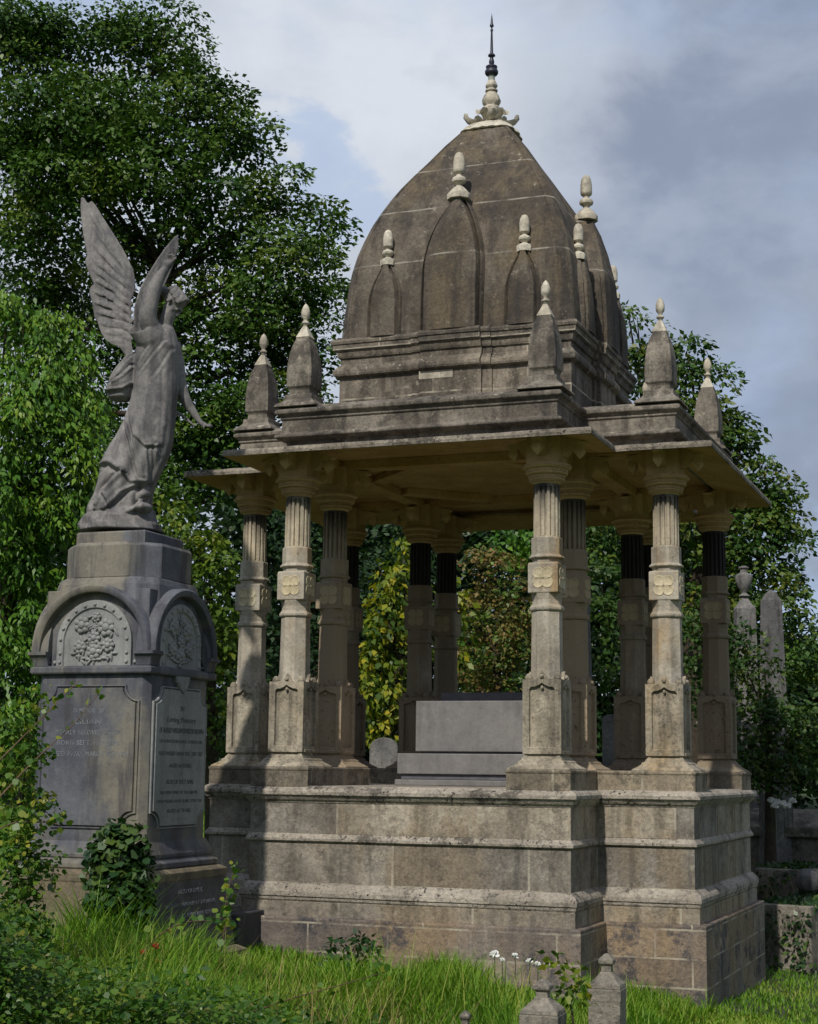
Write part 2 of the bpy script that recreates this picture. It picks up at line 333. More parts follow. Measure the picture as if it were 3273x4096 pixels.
wear(crossloft(P0, Q0, [(-.01, 1.142), (.0, 1.144), (.022, 1.156), (.0235, 1.172), (.012, 1.19), (.001, 1.206)]).build('string_course', MS['ledge'], pav), .007)
crossloft(P0, Q0, [(0, 1.206), (0, 1.43)]).build('plinth', MS['plinth'], pav, None, .003)
wear(crossloft(P0, Q0, [(-.01, 1.43), (.004, 1.431), (.008, 1.44), (.022, 1.452), (.034, 1.468), (.04, 1.482), (.055, 1.488), (.056, 1.512), (.046, 1.528), (-.002, 1.552), (-.05, 1.5525)]).build('plinth_cornice', MS['ledge'], pav), .008)
# L-shaped parapet blocks under each group of three columns
for sx in (1, -1):
    for sy in (1, -1):
        a, b, c = .765, 1.235, 1.965
        out = [(a, a), (c, a), (c, b), (b, b), (b, c), (a, c)]
        ring = [(x*sx, y*sy) for x, y in out]
        if sx*sy < 0: ring = ring[::-1]
        def off(r, e):
            cx = [(x, y) for x, y in r]; o = []
            for i in range(6):
                p0, p1, p2 = Vector(cx[i-1]), Vector(cx[i]), Vector(cx[(i+1) % 6])
                d1 = (p1-p0).normalized(); d2 = (p2-p1).normalized(); n1_ = Vector((d1.y, -d1.x)); n2_ = Vector((d2.y, -d2.x))
                q = p1+(n1_+n2_)*e; o.append((q.x, q.y))
            return o
        m = MB().loft([[(x, y, z) for x, y in off(ring, e)] for e, z in ((0, 1.545), (0, 1.662), (.006, 1.668), (.006, 1.684), (-.008, 1.690))])
        m.build('parapet_block', MS['block'], pav, None, .004)
# column ---------------------------------------------------------------
def fluted(a, z): return 1-.13*abs(math.sin(a*8))**.6*0 - (.20 if math.cos(a*16) < -.3 else 0.)
def panel_face(m, half, z0, z1, fr, rec):
    # one face at y=-half: frame, ogee-headed sunk panel with a low lozenge; rotated four times
    x = half; xi = half-fr; s0 = len(m.v)
    zt = z1-.035; zb = z0+.045
    og = [(-xi, zb), (xi, zb), (xi, zt-.035), (xi-.012, zt-.02), (xi*.55, zt-.018), (xi*.22, zt-.004), (0, zt+.01), (-xi*.22, zt-.004), (-xi*.55, zt-.018), (-xi+.012, zt-.02), (-xi, zt-.035)]
    outer = [(-x, z0), (x, z0), (x, zt-.035), (x, z1), (x*.55, z1), (x*.25, z1), (0, z1), (-x*.25, z1), (-x*.55, z1), (-x, z1), (-x, zt-.035)]
    n_ = len(og)
    m.add([(a, -half, b) for a, b in outer]+[(a, -half, b) for a, b in og]+[(a*.97, -half+rec, b) for a, b in og],
          [(i, (i+1) % n_, n_+(i+1) % n_, n_+i) for i in range(n_)]+[(n_+i, n_+(i+1) % n_, 2*n_+(i+1) % n_, 2*n_+i) for i in range(n_)]+[tuple(2*n_+i for i in range(n_))])
    zc = (zb+zt)/2-.01; hh = (zt-zb)/2-.02; ww = xi*.93; y = -half+rec
    m.add([(0, y-.001, zc-hh), (ww, y-.001, zc), (0, y-.001, zc+hh), (-ww, y-.001, zc), (0, y-.013, zc-hh*.0), (0, y-.011, zc+hh*.0)], [(0, 1, 4), (1, 2, 4), (2, 3, 4), (3, 0, 4)])
    # sill projecting under the panel
    m.box(-xi-.012, xi+.012, -half-.008, -half+.02, z0-.002, z0+.022)
    return s0
def make_column():
    ped = MB()
    for q in range(4):
        s0 = panel_face(ped, .142, 1.80, 2.326, .048, .024)
        a = q*PI/2; ca, sa = math.cos(a), math.sin(a)
        # small gable with a bead over each face and a knob at each corner
        gs = len(ped.v)
        ped.add([(-.045, -.138, 2.325), (.045, -.138, 2.325), (0, -.134, 2.392), (-.045, -.108, 2.325), (.045, -.108, 2.325), (0, -.104, 2.385)], [(0, 1, 2), (3, 5, 4), (0, 2, 5, 3), (1, 4, 5, 2)])
        ped.ball((0, -.142, 2.346), .016, 8, 6); ped.ball((.105, -.105, 2.336), (.03, .03, .035), 8, 6)
        ped.ball((0, -.135, 2.268), (.012, .012, .014), 8, 6)
        ped.xf(lambda v: (v[0]*ca-v[1]*sa, v[0]*sa+v[1]*ca, v[2]), s0)
    ped.box(-.12, .12, -.12, .12, 1.79, 1.803); ped.box(-.125, .125, -.125, .125, 2.324, 2.331, .01)
    ped.square([(.232, 1.69), (.228, 1.700), (.19, 1.722), (.172, 1.735), (.168, 1.748), (.15, 1.756), (.143, 1.772), (.13, 1.785), (.13, 1.80)])
    sh = MB()
    sh.octo([(.112, 2.328), (.109, 2.36), (.103, 2.82)]); sh.octo([(.1, 2.82), (.112, 2.824), (.118, 2.834), (.118, 2.848), (.11, 2.86), (.106, 2.87)])
    sh.octo([(.101, 2.868), (.1, 2.905), (.104, 2.93), (.108, 2.952)])
    sh.square([(.108, 2.95), (.112, 2.954), (.112, 3.16), (.108, 3.166), (.104, 3.17)])
    sh.octo([(.100, 3.165), (.1, 3.198), (.106, 3.20), (.121, 3.208), (.121, 3.216), (.112, 3.226), (.106, 3.232), (.106, 3.352), (.102, 3.36)])
    col = sh.build('column', MS['column'], pav, None, .004)
    fs_ = MB(); fs_.lathe([(.0975, 3.355), (.0975, 3.365), (.099, 3.366), (.097, 3.73), (.094, 3.735), (.094, 3.76)], 128, fl=lambda a, z: fluted(a, z) if 3.3655 < z < 3.733 else 1)
    fs_.build('fluted_shaft', MS['flute'], col)
    ped.build('pedestal', MS['pedestal'], col, None, .003)
    cz_ = lambda z: 3.75+(z-3.75)*.79
    cp = MB(); cp.lathe([(r, cz_(z)) for r, z in [(.092, 3.75), (.1, 3.765), (.114, 3.775), (.116, 3.785), (.128, 3.790), (.134, 3.796), (.134, 3.802), (.124, 3.806), (.128, 3.835), (.138, 3.84), (.146, 3.842), (.155, 3.848), (.155, 3.856), (.144, 3.861), (.148, 3.89), (.16, 3.895), (.172, 3.9), (.178, 3.907), (.178, 3.925), (.168, 3.94), (.12, 3.945)]], 48)
    for (r, z, q, hz) in ((.131, 3.820, 40, .016), (.151, 3.874, 46, .017)):
        for i in range(q):
            a = 2*PI*i/q; cp.ball((r*math.cos(a), r*math.sin(a), cz_(z)), (.0062, .0062, hz*.8), 6, 4)
    for (r, z, q) in ((.123, 3.781, 44), (.178, 3.915, 60)):
        for i in range(q):
            a = 2*PI*i/q; cp.ball((r*math.cos(a), r*math.sin(a), cz_(z)), .0062, 5, 4)
    cp.box(-.12, .12, -.12, .12, 3.90, 4.108)
    for q in range(4):
        a = q*PI/2; ca, sa = math.cos(a), math.sin(a); s0 = len(cp.v)
        side = [(0, 3.95), (.14, 3.955), (.17, 3.975), (.2, 4.02), (.235, 4.03), (.27, 4.04), (.30, 4.05), (.30, 4.056), (.12, 4.105), (0, 4.105)]
        cp.loft([[(x, s, z) for x, z in side] for s in (-.036, .036)])
        cp.loft([[(.25+r*math.cos(PI/4+t*PI/2), r*math.sin(PI/4+t*PI/2), z) for t in range(4)] for r, z in ((.004, 3.935), (.042, 3.972), (.05, 3.99), (.044, 4.015), (.036, 4.045))])
        cp.xf(lambda v: (v[0]*ca-v[1]*sa, v[0]*sa+v[1]*ca, v[2]), s0)
    cp.build('capital', MS['capital'], col, 40, .002)
    ro = MB()
    for (x, z) in ((-.034, .034), (.034, .034), (-.034, -.034), (.034, -.034)):
        ro.lathe([(.042, 0), (.042, .0035), (.038, .005), (.034, .0025), (.01, .002)], 22, (x, z))
    ro.lathe([(.05, 0), (.05, .0022)], 4, (0, 0), PI/4)
    for t in range(4):
        a = t*PI/2; ro.ball((.05*math.cos(a), .05*math.sin(a), .004), (.016, .004, .005) if t % 2 == 0 else (.004, .016, .005), 6, 4)
    ro.ball((0, 0, .004), .009, 8, 6)
    ro.xf(lambda v: (v[0], -.112-v[2], v[1]+3.06))
    r0 = ro.build('rosette', MS['carving'], col, 35)
    for q in (1, 2, 3):
        r = r0.copy(); COL.objects.link(r); r.parent = col; r.rotation_euler = (0, 0, q*PI/2)
    return col
pts12 = [(-1, -1.7254), (1, -1.7254), (-1.7254, -1), (-1, -1), (1, -1), (1.7254, -1), (-1.7254, 1), (-1, 1), (1, 1), (1.7254, 1), (-1, 1.7254), (1, 1.7254)]
col0 = make_column()
for i, (x, y) in enumerate(pts12):
    c = col0 if i == 0 else copy_tree(col0, pav)
    c.location = (x, y, 0)
# roof ------------------------------------------------------------------
PE, QE = 1.447, 2.161
ev = MB(); rings = [cross(PE+e, QE+e, z) for e, z in ((-.30, 4.112), (-.002, 4.028), (0, 4.03), (.003, 4.052), (-.004, 4.075), (-.03, 4.081), (-.40, 4.126), (-.45, 4.126))]
ev.loft(rings[1:], False, False); eo = wear(ev.build('eave', MS['lip'], pav), .012, 4)
sf = MB().loft([cross(PE+e, QE+e, z) for e, z in ((-.004, 4.0275), (-.30, 4.096), (-.40, 4.104), (-.40, 4.165))], False, False); sf.build('soffit', MS['soffit'], pav)
cl = MB(); cl.loft([cross(1.06, 1.78, z) for z in (4.160, 4.168)])
for s in (1, -1):       # beams on the column lines and a deep central coffer
    cl.box(-1.78, 1.78, s*1-.07, s*1+.07, 4.085, 4.159)
    for y0, y1 in ((-1.78, -1.071), (-.929, .929), (1.071, 1.78)): cl.box(s*1-.07, s*1+.07, y0, y1, 4.087, 4.159)
def diag(m, a, b, wdt, z0, z1):
    a, b = Vector((*a, 0)), Vector((*b, 0)); d = (b-a).normalized(); nn = Vector((-d.y, d.x, 0))*wdt
    q = [a-nn, b-nn, b+nn, a+nn]; m.loft([[(p.x, p.y, z) for p in q] for z in (z0, z1)])
for sx in (1, -1):
    for sy in (1, -1): diag(cl, (sx*.9, sy*.30), (sx*.30, sy*.9), .07, 4.10, 4.159)
cl.build('ceiling', MS['soffit'], pav, None, .004)
EP, EQ = 1.108, 1.83
crossloft(EP, EQ, [(-.03, 4.105), (-.03, 4.186), (.0, 4.192), (.035, 4.203), (.045, 4.212), (.045, 4.226), (.03, 4.236), (.0, 4.252), (0, 4.352), (.012, 4.356), (.014, 4.366), (.008, 4.372), (.022, 4.386), (.04, 4.396), (.045, 4.402), (.045, 4.424), (.03, 4.434), (-.03, 4.468), (-.2, 4.469)], False).build('entablature', MS['roof'], pav, None, .004)
def sqring(D, pr, z, b1=.26, b2=.34, q=.03):
    side = [(-D, 0), (-b2, 0), (-b2, pr*.4), (-b1, pr*.4), (-b1, pr), (b1, pr), (b1, pr*.4), (b2, pr*.4), (b2, 0)]
    o = []
    for t in range(4):
        ca, sa = math.cos(t*PI/2), math.sin(t*PI/2)
        for x, e in side: o.append((x*ca+(D+e)*sa, x*sa-(D+e)*ca, z))
    return o
dr = MB().loft([sqring(d, .05, z) for d, z in ((.99, 4.45), (.99, 4.868), (1.0, 4.872), (1.028, 4.885), (1.034, 4.90), (1.034, 4.925), (1.0, 4.975), (.985, 4.985), (.985, 5.035), (1.0, 5.04), (1.006, 5.055), (1.012, 5.085), (1.035, 5.105), (1.038, 5.145), (1.048, 5.15), (1.053, 5.17), (1.046, 5.19), (.97, 5.215))])
wear(dr.build('drum', MS['drum'], pav), .008, 2)
wl = MB(); wl.box(-.30+.03, .02, -1.0425, -1.02, 4.80, 4.866)      # replacement stone patches
wl.build('repaired_stone', MS['pale'], pav, None, .002)
# dome
PZ = [5.2, 5.3, 5.46, 5.63, 5.8, 5.95, 6.09, 6.24, 6.385, 6.5, 6.61, 6.75, 6.87, 7.06, 7.2, 7.26]
PD = [.977, .971, .958, .941, .915, .88, .836, .782, .716, .66, .6, .513, .433, .315, .217, .17]
def dz(z): return float(np.interp(z, PZ, PD))
dm = MB(); rings = []
for z in np.linspace(5.19, 7.27, 60):
    d = dz(z)*(1.03+.02*min(1, max(0, (z-5.6)/.8))); c = .075*d/.97+.004; o = []
    for t in range(4):
        ca, sa = math.cos(t*PI/2), math.sin(t*PI/2); i1 = .012
        for x, e in [(-d+c, 0), (-d+c+.01, -.008), (-d+c+.022, 0), (0, .012), (d-c-.022, 0), (d-c-.01, -.008), (d-c, 0), (d-c*.5, -c*.38)]:
            o.append((x*ca+(d+e)*sa, x*sa-(d+e)*ca, z))
    rings.append(o)
dm.loft(rings); dm.build('dome', MS['dome'], pav, 30)
def lobe(cx, half, ztop, prof_z, prof_y):
    m = MB(); rings = []
    for z in np.linspace(5.19, ztop, 30):
        t = (z-5.19)/(ztop-5.19); yo = float(np.interp(z, prof_z, prof_y))
        wdt = half*(1-max(0, (t-.42)/.58)**2.0*.78) ; dd = dz(z)
        ring = []
        e_ = .03/max(wdt, .031)
        for s, h_ in ((-1.02, None), (-1, .55), (-1+e_*.5, .75), (-1+e_, .45), (-1+e_*1.5, .95), (-.45, 1.0), (0, 1.05), (.45, 1.0), (1-e_*1.5, .95), (1-e_, .45), (1-e_*.5, .75), (1, .55), (1.02, None)):
            if h_ is None: ring.append((cx+s*wdt, -(dd-.04), z))
            else: ring.append((cx+s*wdt, -(dd+(yo-dd)*h_+.01*(1-s*s)), z))
        rings.append(ring)
    return m.loft(rings)
BZ, BY = [5.19, 5.5, 5.8, 6.05, 6.2, 6.36], [1.095, 1.09, 1.07, 1.02, .97, .895]
SZ, SY = [5.19, 5.4, 5.6, 5.82], [1.052, 1.05, 1.036, .985]
def finial(big):
    m = MB()
    if big:
        m.octo([(.055, 0), (.092, .002), (.092, .05), (.082, .062), (.05, .10), (.026, .118), (.024, .128)])
        m.lathe([(.022, .12), (.03, .135), (.058, .155), (.062, .172), (.052, .192), (.028, .206), (.024, .226), (.04, .232), (.048, .24), (.051, .26), (.049, .33), (.042, .375), (.028, .405), (.0, .42)], 20)
    else:
        m.octo([(.03, 0), (.057, .002), (.06, .045), (.055, .055), (.035, .066), (.022, .075)])
        m.lathe([(.02, .07), (.026, .085), (.047, .10), (.05, .115), (.04, .132), (.022, .142), (.02, .155), (.034, .16), (.041, .168), (.042, .24), (.036, .28), (.024, .305), (0, .318)], 20)
    return m
def rot4(fn):
    for q in range(4): fn(q*PI/2)
bl = lobe(0, .265, 6.36, BZ, BY).build('lobe', MS['dome'], None, 40); sl1 = lobe(-.592, .15, 5.83, SZ, SY).build('lobe', MS['dome'], None, 40); sl2 = lobe(.592, .15, 5.83, SZ, SY).build('lobe', MS['dome'], None, 40)
fb = finial(True).build('finial', MS['pale'], None, 40); fsm = finial(False).build('finial', MS['pale'], None, 40)
first = True
for q in range(4):
    a = q*PI/2; ca, sa = math.cos(a), math.sin(a)
    for src, fin_, (fx, fy, fz) in ((bl, fb, (0, -.86, 6.345)), (sl1, fsm, (-.592, -.945, 5.81)), (sl2, fsm, (.592, -.945, 5.81))):
        o = src if q == 0 else src.copy()
        if q: COL.objects.link(o)
        o.parent = pav; o.rotation_euler = (0, 0, a)
        f = fin_ if (q == 0 and src is not sl2) else fin_.copy()
        if not (q == 0 and src is not sl2): COL.objects.link(f)
        f.parent = o; f.location = (fx, fy, fz)
# pinnacles above the outer columns
def make_pinnacle():
    m = MB(); m.square([(.18, 4.455), (.17, 4.475), (.135, 4.50), (.118, 4.52), (.115, 4.56), (.09, 4.565), (.085, 4.60), (.09, 4.612), (.104, 4.628), (.104, 4.65), (.106, 4.70), (.105, 4.76), (.1, 4.83), (.09, 4.90), (.074, 4.97), (.052, 5.03), (.03, 5.035)])
    p = m.build('pinnacle', MS['roof'], pav, None, .004)
    t = MB(); t.square([(.05, 5.028), (.056, 5.036), (.052, 5.046), (.033, 5.09), (.018, 5.125), (.015, 5.13)])
    t.lathe([(.016, 5.125), (.02, 5.145), (.031, 5.155), (.03, 5.165), (.017, 5.175), (.018, 5.19), (.031, 5.205), (.036, 5.23), (.034, 5.26), (.022, 5.295), (.006, 5.315), (0, 5.32)], 18)
    t.build('finial', MS['pale'], p, 40)
    return p
pn = make_pinnacle()
for i, (x, y) in enumerate([(-1, -1.725), (1, -1.725), (-1.725, -1), (1.725, -1), (-1.725, 1), (1.725, 1), (-1, 1.725), (1, 1.725)]):
    o = pn if i == 0 else copy_tree(pn, pav)
    o.location = (x*.985, y*.985, 0)
# lotus crown and iron spike
lo = MB(); rg = []
for r, z, a in ((.13, 7.215, 0), (.245, 7.215, .0), (.255, 7.222, .03), (.235, 7.25, .06), (.175, 7.30, .02), (.15, 7.315, 0), (.1, 7.32, 0)):
    rg.append([((r*(1+a*math.cos(12*t*2*PI/96*1))*(1/max(abs(math.cos(t*2*PI/96)), abs(math.sin(t*2*PI/96)))**.55))*math.cos(t*2*PI/96), (r*(1+a*math.cos(20*t*2*PI/96))*(1/max(abs(math.cos(t*2*PI/96)), abs(math.sin(t*2*PI/96)))**.55))*math.sin(t*2*PI/96), z) for t in range(96)])
lo.loft(rg)
lo.lathe([(.12, 7.30), (.085, 7.33), (.07, 7.40), (.075, 7.44), (.05, 7.45)], 20)
for i in range(8):
    a = i*PI/4+PI/8; ca, sa = math.cos(a), math.sin(a); big = 1.0
    path = [(.07, 7.335, .045), (.105, 7.345, .055), (.155, 7.345, .055), (.20, 7.362, .05), (.225, 7.395, .038), (.218, 7.425, .022)] if i % 2 == 0 else [(.06, 7.36, .04), (.08, 7.40, .05), (.12, 7.432, .05), (.155, 7.43, .042), (.172, 7.405, .03), (.168, 7.385, .018)]
    rg = []
    for j, (r, z, wd) in enumerate(path):
        j0, j1 = max(j-1, 0), min(j+1, len(path)-1); dr_, dzz = path[j1][0]-path[j0][0], path[j1][1]-path[j0][1]; L_ = math.hypot(dr_, dzz); nr, nz_ = -dzz/L_, dr_/L_
        ring = []
        for s, e in ((-1, .012), (-.5, .002), (0, -.003), (.5, .002), (1, .012), (.5, -.02), (0, -.026), (-.5, -.02)):
            rr_, zz_ = r+nr*e, z+nz_*e; ring.append((rr_*ca-s*wd*sa, rr_*sa+s*wd*ca, zz_))
        rg.append(ring)
    lo.loft(rg)
def lobes(k_, amp, tw=0): return lambda a, z: 1+amp*abs(math.cos(k_*a+tw*z))
lo.lathe([(.05, 7.42), (.068, 7.445), (.076, 7.48), (.06, 7.50), (.055, 7.505), (.072, 7.53), (.076, 7.56), (.062, 7.60), (.042, 7.63), (.036, 7.64)], 48, fl=lobes(4, .12, 60))
lo.lathe([(.036, 7.635), (.052, 7.645), (.052, 7.655), (.04, 7.662), (.036, 7.67), (.05, 7.69), (.05, 7.70), (.034, 7.74), (.03, 7.745)], 32, fl=lobes(3, .1))
lob = lo.build('lotus_crown', MS['pale'], pav, 45)
MB().lathe([(.03, 7.735), (.03, 7.80), (.02, 7.802)], 16).build('collar', MS['verdigris'], pav, 40)
sp_ = MB().lathe([(.02, 7.79), (.05, 7.80), (.06, 7.815), (.06, 7.835), (.05, 7.85), (.045, 7.856), (.052, 7.87), (.052, 7.88), (.03, 7.892), (.02, 7.90), (.025, 7.92), (.022, 7.94), (.015, 7.955), (.018, 7.97), (.034, 7.98), (.028, 7.995), (.016, 8.0), (.014, 8.01), (.008, 8.21), (.013, 8.22), (.013, 8.228), (.007, 8.235), (.007, 8.25), (.018, 8.26), (.018, 8.27), (.011, 8.29), (.008, 8.33), (.0, 8.39)], 14)
sp_.build('iron_spike', MS['iron'], pav, 50)
# ------------------------------------------------------------------ chest tomb inside
xl = onplane(1663, 2900, 1, -.42)[0]; cxm = -xl-.02; zb = onplane(1900, 3007, 1, -.42)[2]; zt = onplane(1900, 2803, 1, -.42)[2]
tb = empty('chest_tomb', (0, 0, 1.5525)); tag(tb, 'plain grey granite chest tomb on steps inside the pavilion', 'tomb')
def tbx(e0, z0, z1, name, mat, bv=.006): MB().box(xl-e0, -xl+e0+.05, -.42-e0, .42+e0, z0-1.5525, z1-1.5525).build(name, mat, tb, None, bv)
tbx(.13, 1.553, 1.60, 'step', MS['granite']); tbx(.09, 1.60, 1.645, 'step', MS['granite_dark']); tbx(.115, 1.645, zb-.018, 'step', MS['granite']); tbx(-.03, zb-.018, zb, 'base_course', MS['granite_dark'])
tbx(0, zb, zt, 'chest', MS['granite']); tbx(-.16, zt, zt+.075, 'lid', MS['granite_dark'])
# ------------------------------------------------------------------ angel memorial pedestal
MX, MY, MW = -1.63, -3.16, .43
mon = empty('memorial_pedestal', (MX, MY, gzf(MX, MY))); tag(mon, 'tall grey marble memorial pedestal with arched hoods, flower medallions and inscriptions under the angel', 'monument')
OZ = gzf(MX, MY)
def msq(prof, name, mat, bevel=.004, ch=0):
    m = MB()
    if ch: m.loft([[(sx*a, sy*b, z-OZ) for sx, sy, a, b in ((1, -1, h-ch, h), (1, -1, h, h-ch), (1, 1, h, h-ch), (1, 1, h-ch, h), (-1, 1, h-ch, h), (-1, 1, h, h-ch), (-1, -1, h, h-ch), (-1, -1, h-ch, h))] for h, z in prof])
    else: m.square([(h, z-OZ) for h, z in prof])
    return m.build(name, mat, mon, None, bevel)
msq([(.68, OZ-.3), (.67, .43), (.62, .455), (.60, .46)], 'footing', MS['marble_ochre'])
msq([(.60, .46), (.548, .93), (.552, .935), (.552, .985), (.53, 1.0), (.50, 1.01)], 'base_block', MS['marble_ochre'], .006)
msq([(.49, 1.005), (.505, 1.02), (.505, 1.05), (.485, 1.06), (.465, 1.075), (.475, 1.085), (.475, 1.105), (.455, 1.15), (.437, 1.19)], 'base_moulding', MS['marble'], .004)
msq([(.437, 1.185), (.430, 2.285)], 'shaft', MS['marble'], .003, .045)
msq([(.425, 2.283), (.462, 2.289), (.468, 2.30), (.468, 2.332), (.44, 2.345)], 'band', MS['marble'])
msq([(.40, 2.34), (.40, 2.60), (.40, 2.86)], 'arched_block', MS['marble'])
# hipped shoulders rising to the octagonal block
msq([(.40, 2.70), (.415, 2.78), (.40, 2.90), (.385, 2.945), (.36, 2.952)], 'shoulder', MS['marble'], .01, .12)
zo0, zo1 = 2.95, 3.19
msq([(.375, 2.95), (.375, 3.17), (.36, 3.19), (.352, 3.193)], 'octagonal_block', MS['marble'], .004, .165)
msq([(.272, 3.192), (.272, 3.272), (.26, 3.282)], 'statue_plate', MS['marble'])
# dark polished inscription slab on the right of the base
# face local frame: (u, outward, z) for q-th face; q=0 is the -y face, q=1 the +x face
def face_xf(q, d):
    a = q*PI/2; ca, sa = math.cos(a), math.sin(a)
    return lambda v: (v[0]*ca+(d+v[1])*sa, v[0]*sa-(d+v[1])*ca, v[2]-OZ)
rp = random.Random(3)
for q in range(4):
    fx = face_xf(q, .40)
    hd = MB(); ro_, ri = .455, .402; z0 = 2.440; NN = 28
    rings = []
    for i in range(NN+1):
        t = PI*i/NN; c_, s_ = math.cos(t), math.sin(t)
        rings.append([(ro_*c_, -.06, z0+ro_*s_), (ro_*c_, .065, z0+ro_*s_), ((ro_-.014)*c_, .082, z0+(ro_-.014)*s_), ((ri+.016)*c_, .082, z0+(ri+.016)*s_), (ri*c_, .070, z0+ri*s_), (ri*.99*c_, -.06, z0+ri*.99*s_)])
    hd.loft(rings)
    for s in (-1, 1):      # moulded stops under the ends of the hood
        cxx = s*(ro_-.012); hd.loft([[(cxx-h_, -.06, z), (cxx+h_, -.06, z), (cxx+h_, .05+h_*.7, z), (cxx-h_, .05+h_*.7, z)] for h_, z in ((.006, 2.345), (.014, 2.38), (.03, 2.412), (.042, 2.418), (.042, 2.440))])
    hd.xf(fx); hd.build('arched_hood', MS['marble'], mon, 40)
    lp = MB(); ov = []
    for i in range(33):
        t = PI*i/32; ov.append((.405*math.cos(t), 2.44+.405*math.sin(t)))
    ov += [(-.405, 2.345), (.405, 2.345)]
    lp.loft([[(x, y, z) for x, z in ov] for y in (-.02, .006)]); lp.xf(fx); lp.build('lunette', MS['marble'], mon)
    md = MB(); RM = .288; zc = 2.50
    def stilt(r): return [(r*math.cos(PI*i/28), zc+r*math.sin(PI*i/28)) for i in range(29)]+[(-r, 2.342), (r, 2.342)]
    md.loft([[(x, y, z) for x, z in stilt(r)] for r, y in ((RM, .004), (RM, .03), (RM-.012, .034), (RM-.05, .034), (RM-.056, .022), (.0+RM-.07, .02))])
    md.xf(fx); s0 = len(md.v)
    for i in range(11):
        t = PI*(i+.3)/10.6; md.ball(((RM-.03)*math.cos(t), .036, zc+(RM-.03)*math.sin(t)), (.013, .011, .013), 8, 6)
    for s in (-1, 1):
        for zz in (2.37, 2.43): md.ball((s*(RM-.03), .036, zz), (.013, .011, .013), 8, 6)
        for xx in (.31, .36): md.ball((s*xx, .012, 2.37), (.014, .011, .014), 8, 6)
    md.xf(fx, s0)
    mo = md.build('medallion', MS['marble_light'], mon, 40)
    fl = MB()
    stems = [(-.10, 2.62, .05), (.09, 2.60, .052), (.0, 2.53, .04), (-.11, 2.47, .04), (.11, 2.48, .04), (.01, 2.67, .03), (0, 2.44, .045)]
    for (x, z, r) in stems:
        fl.ball((x, .03, z), (r*.6, .022, r*.6), 10, 6)
        for i in range(7):
            t = i*2*PI/7+x*9; fl.ball((x+r*.8*math.cos(t), .027, z+r*.8*math.sin(t)), (r*.5, .016, r*.42), 8, 5)
    for i in range(46):
        t = rp.uniform(0, 2*PI); rr = rp.uniform(.04, .19); x, z = rr*math.cos(t), 2.53+rr*math.sin(t)*.95
        rm = Matrix.Rotation(rp.uniform(0, PI), 3, 'Y')
        fl.ball((x, .025, z), (rp.uniform(.022, .04), .012, .009), 6, 5, rm)
    for i in range(9):
        x = -.16+i*.04; fl.ball((x, .026, 2.385+.0009*(i-4)**2*3), (.024, .012, .011), 8, 5)
    fl.tube([(0, .024, 2.36), (.01, .03, 2.5), (0, .024, 2.68)], .008, 6)
    fl.xf(fx); fl.build('flower_relief', MS['marble_light'], mo, 50)
    # sunk shaft panel with cusped corners
    d = .431; fx2 = face_xf(q, d); pn_ = MB()
    W, zb_, zt_ = .355, 1.285, 2.20; cr = .10
    def cusp(W, zb_, zt_, cr):
        o = []
        for (cx_, cz_, a0) in ((W, zb_, PI), (W, zt_, -PI/2), (-W, zt_, 0), (-W, zb_, PI/2)):
            # concave quarter circle at each corner
            seq = [(cx_+cr*math.cos(a0-t), cz_+cr*math.sin(a0-t)) for t in np.linspace(0, PI/2, 7)]
            o += seq
        return o
    inn = []
    for (cx_, cz_, a0, a1) in ((W, zb_, PI, PI/2), (W, zt_, 3*PI/2, PI), (-W, zt_, 2*PI, 3*PI/2), (-W, zb_, PI/2, 0)):
        inn += [(cx_+cr*math.cos(t), cz_+cr*math.sin(t)) for t in np.linspace(a0, a1, 7)]
    pn_.loft([[(x*kx, y, (z-1.745)*kz+1.745) for x, z in inn] for kx, kz, y in ((1.06, 1.03, -.004), (1.06, 1.03, .016), (1.03, 1.015, .018), (1.0, 1.0, .004), (.985, .99, .004), (.985, .99, .02), (.975, .985, .024))])
    pn_.xf(fx2); pn_.build('inscribed_panel', MS['marble_light'] if q == 1 else MS['marble'], mon)
    if q == 0: continue
    kst = MB(); kst.loft([[(a_*x_, y_, 2.29-z_) for x_, z_ in ((-.1, 0), (.1, 0), (.085, .04), (.045, .09), (0, .115), (-.045, .09), (-.085, .04))] for a_, y_ in ((1, 0), (1, .022), (.8, .034))])
    kst.xf(fx2); kst.build('shield_drop', MS['marble_light'], mon)
# dark slab on the right-hand base face and one ochre on the left
sb = MB(); sb.loft([[(-.47, -.025, .50), (.47, -.025, .50), (.47, .025, .92), (-.47, .025, .92)], [(-.47, -.065+.05, .50), (.47, -.065+.05, .50), (.47, .02+.05-.05, .92), (-.47, .02+.05-.05, .92)]])
s2 = MB(); s2.add([(-.58, .053, .47), (.58, .053, .47), (.535, .004, .925), (-.535, .004, .925), (-.58, -.02, .47), (.58, -.02, .47), (.535, -.04, .925), (-.535, -.04, .925)], [(0, 1, 2, 3), (0, 4, 5, 1), (1, 5, 6, 2), (2, 6, 7, 3), (3, 7, 4, 0)])
s2.xf(face_xf(1, .552)); s2.build('inscribed_slab', MS['marble_dark'], mon)
s2 = MB(); s2.box(-.70, .70, -.70, .70, -.35, .40-OZ, .01); s2.build('plinth_step', MS['marble_ochre'], mon, None, .01)
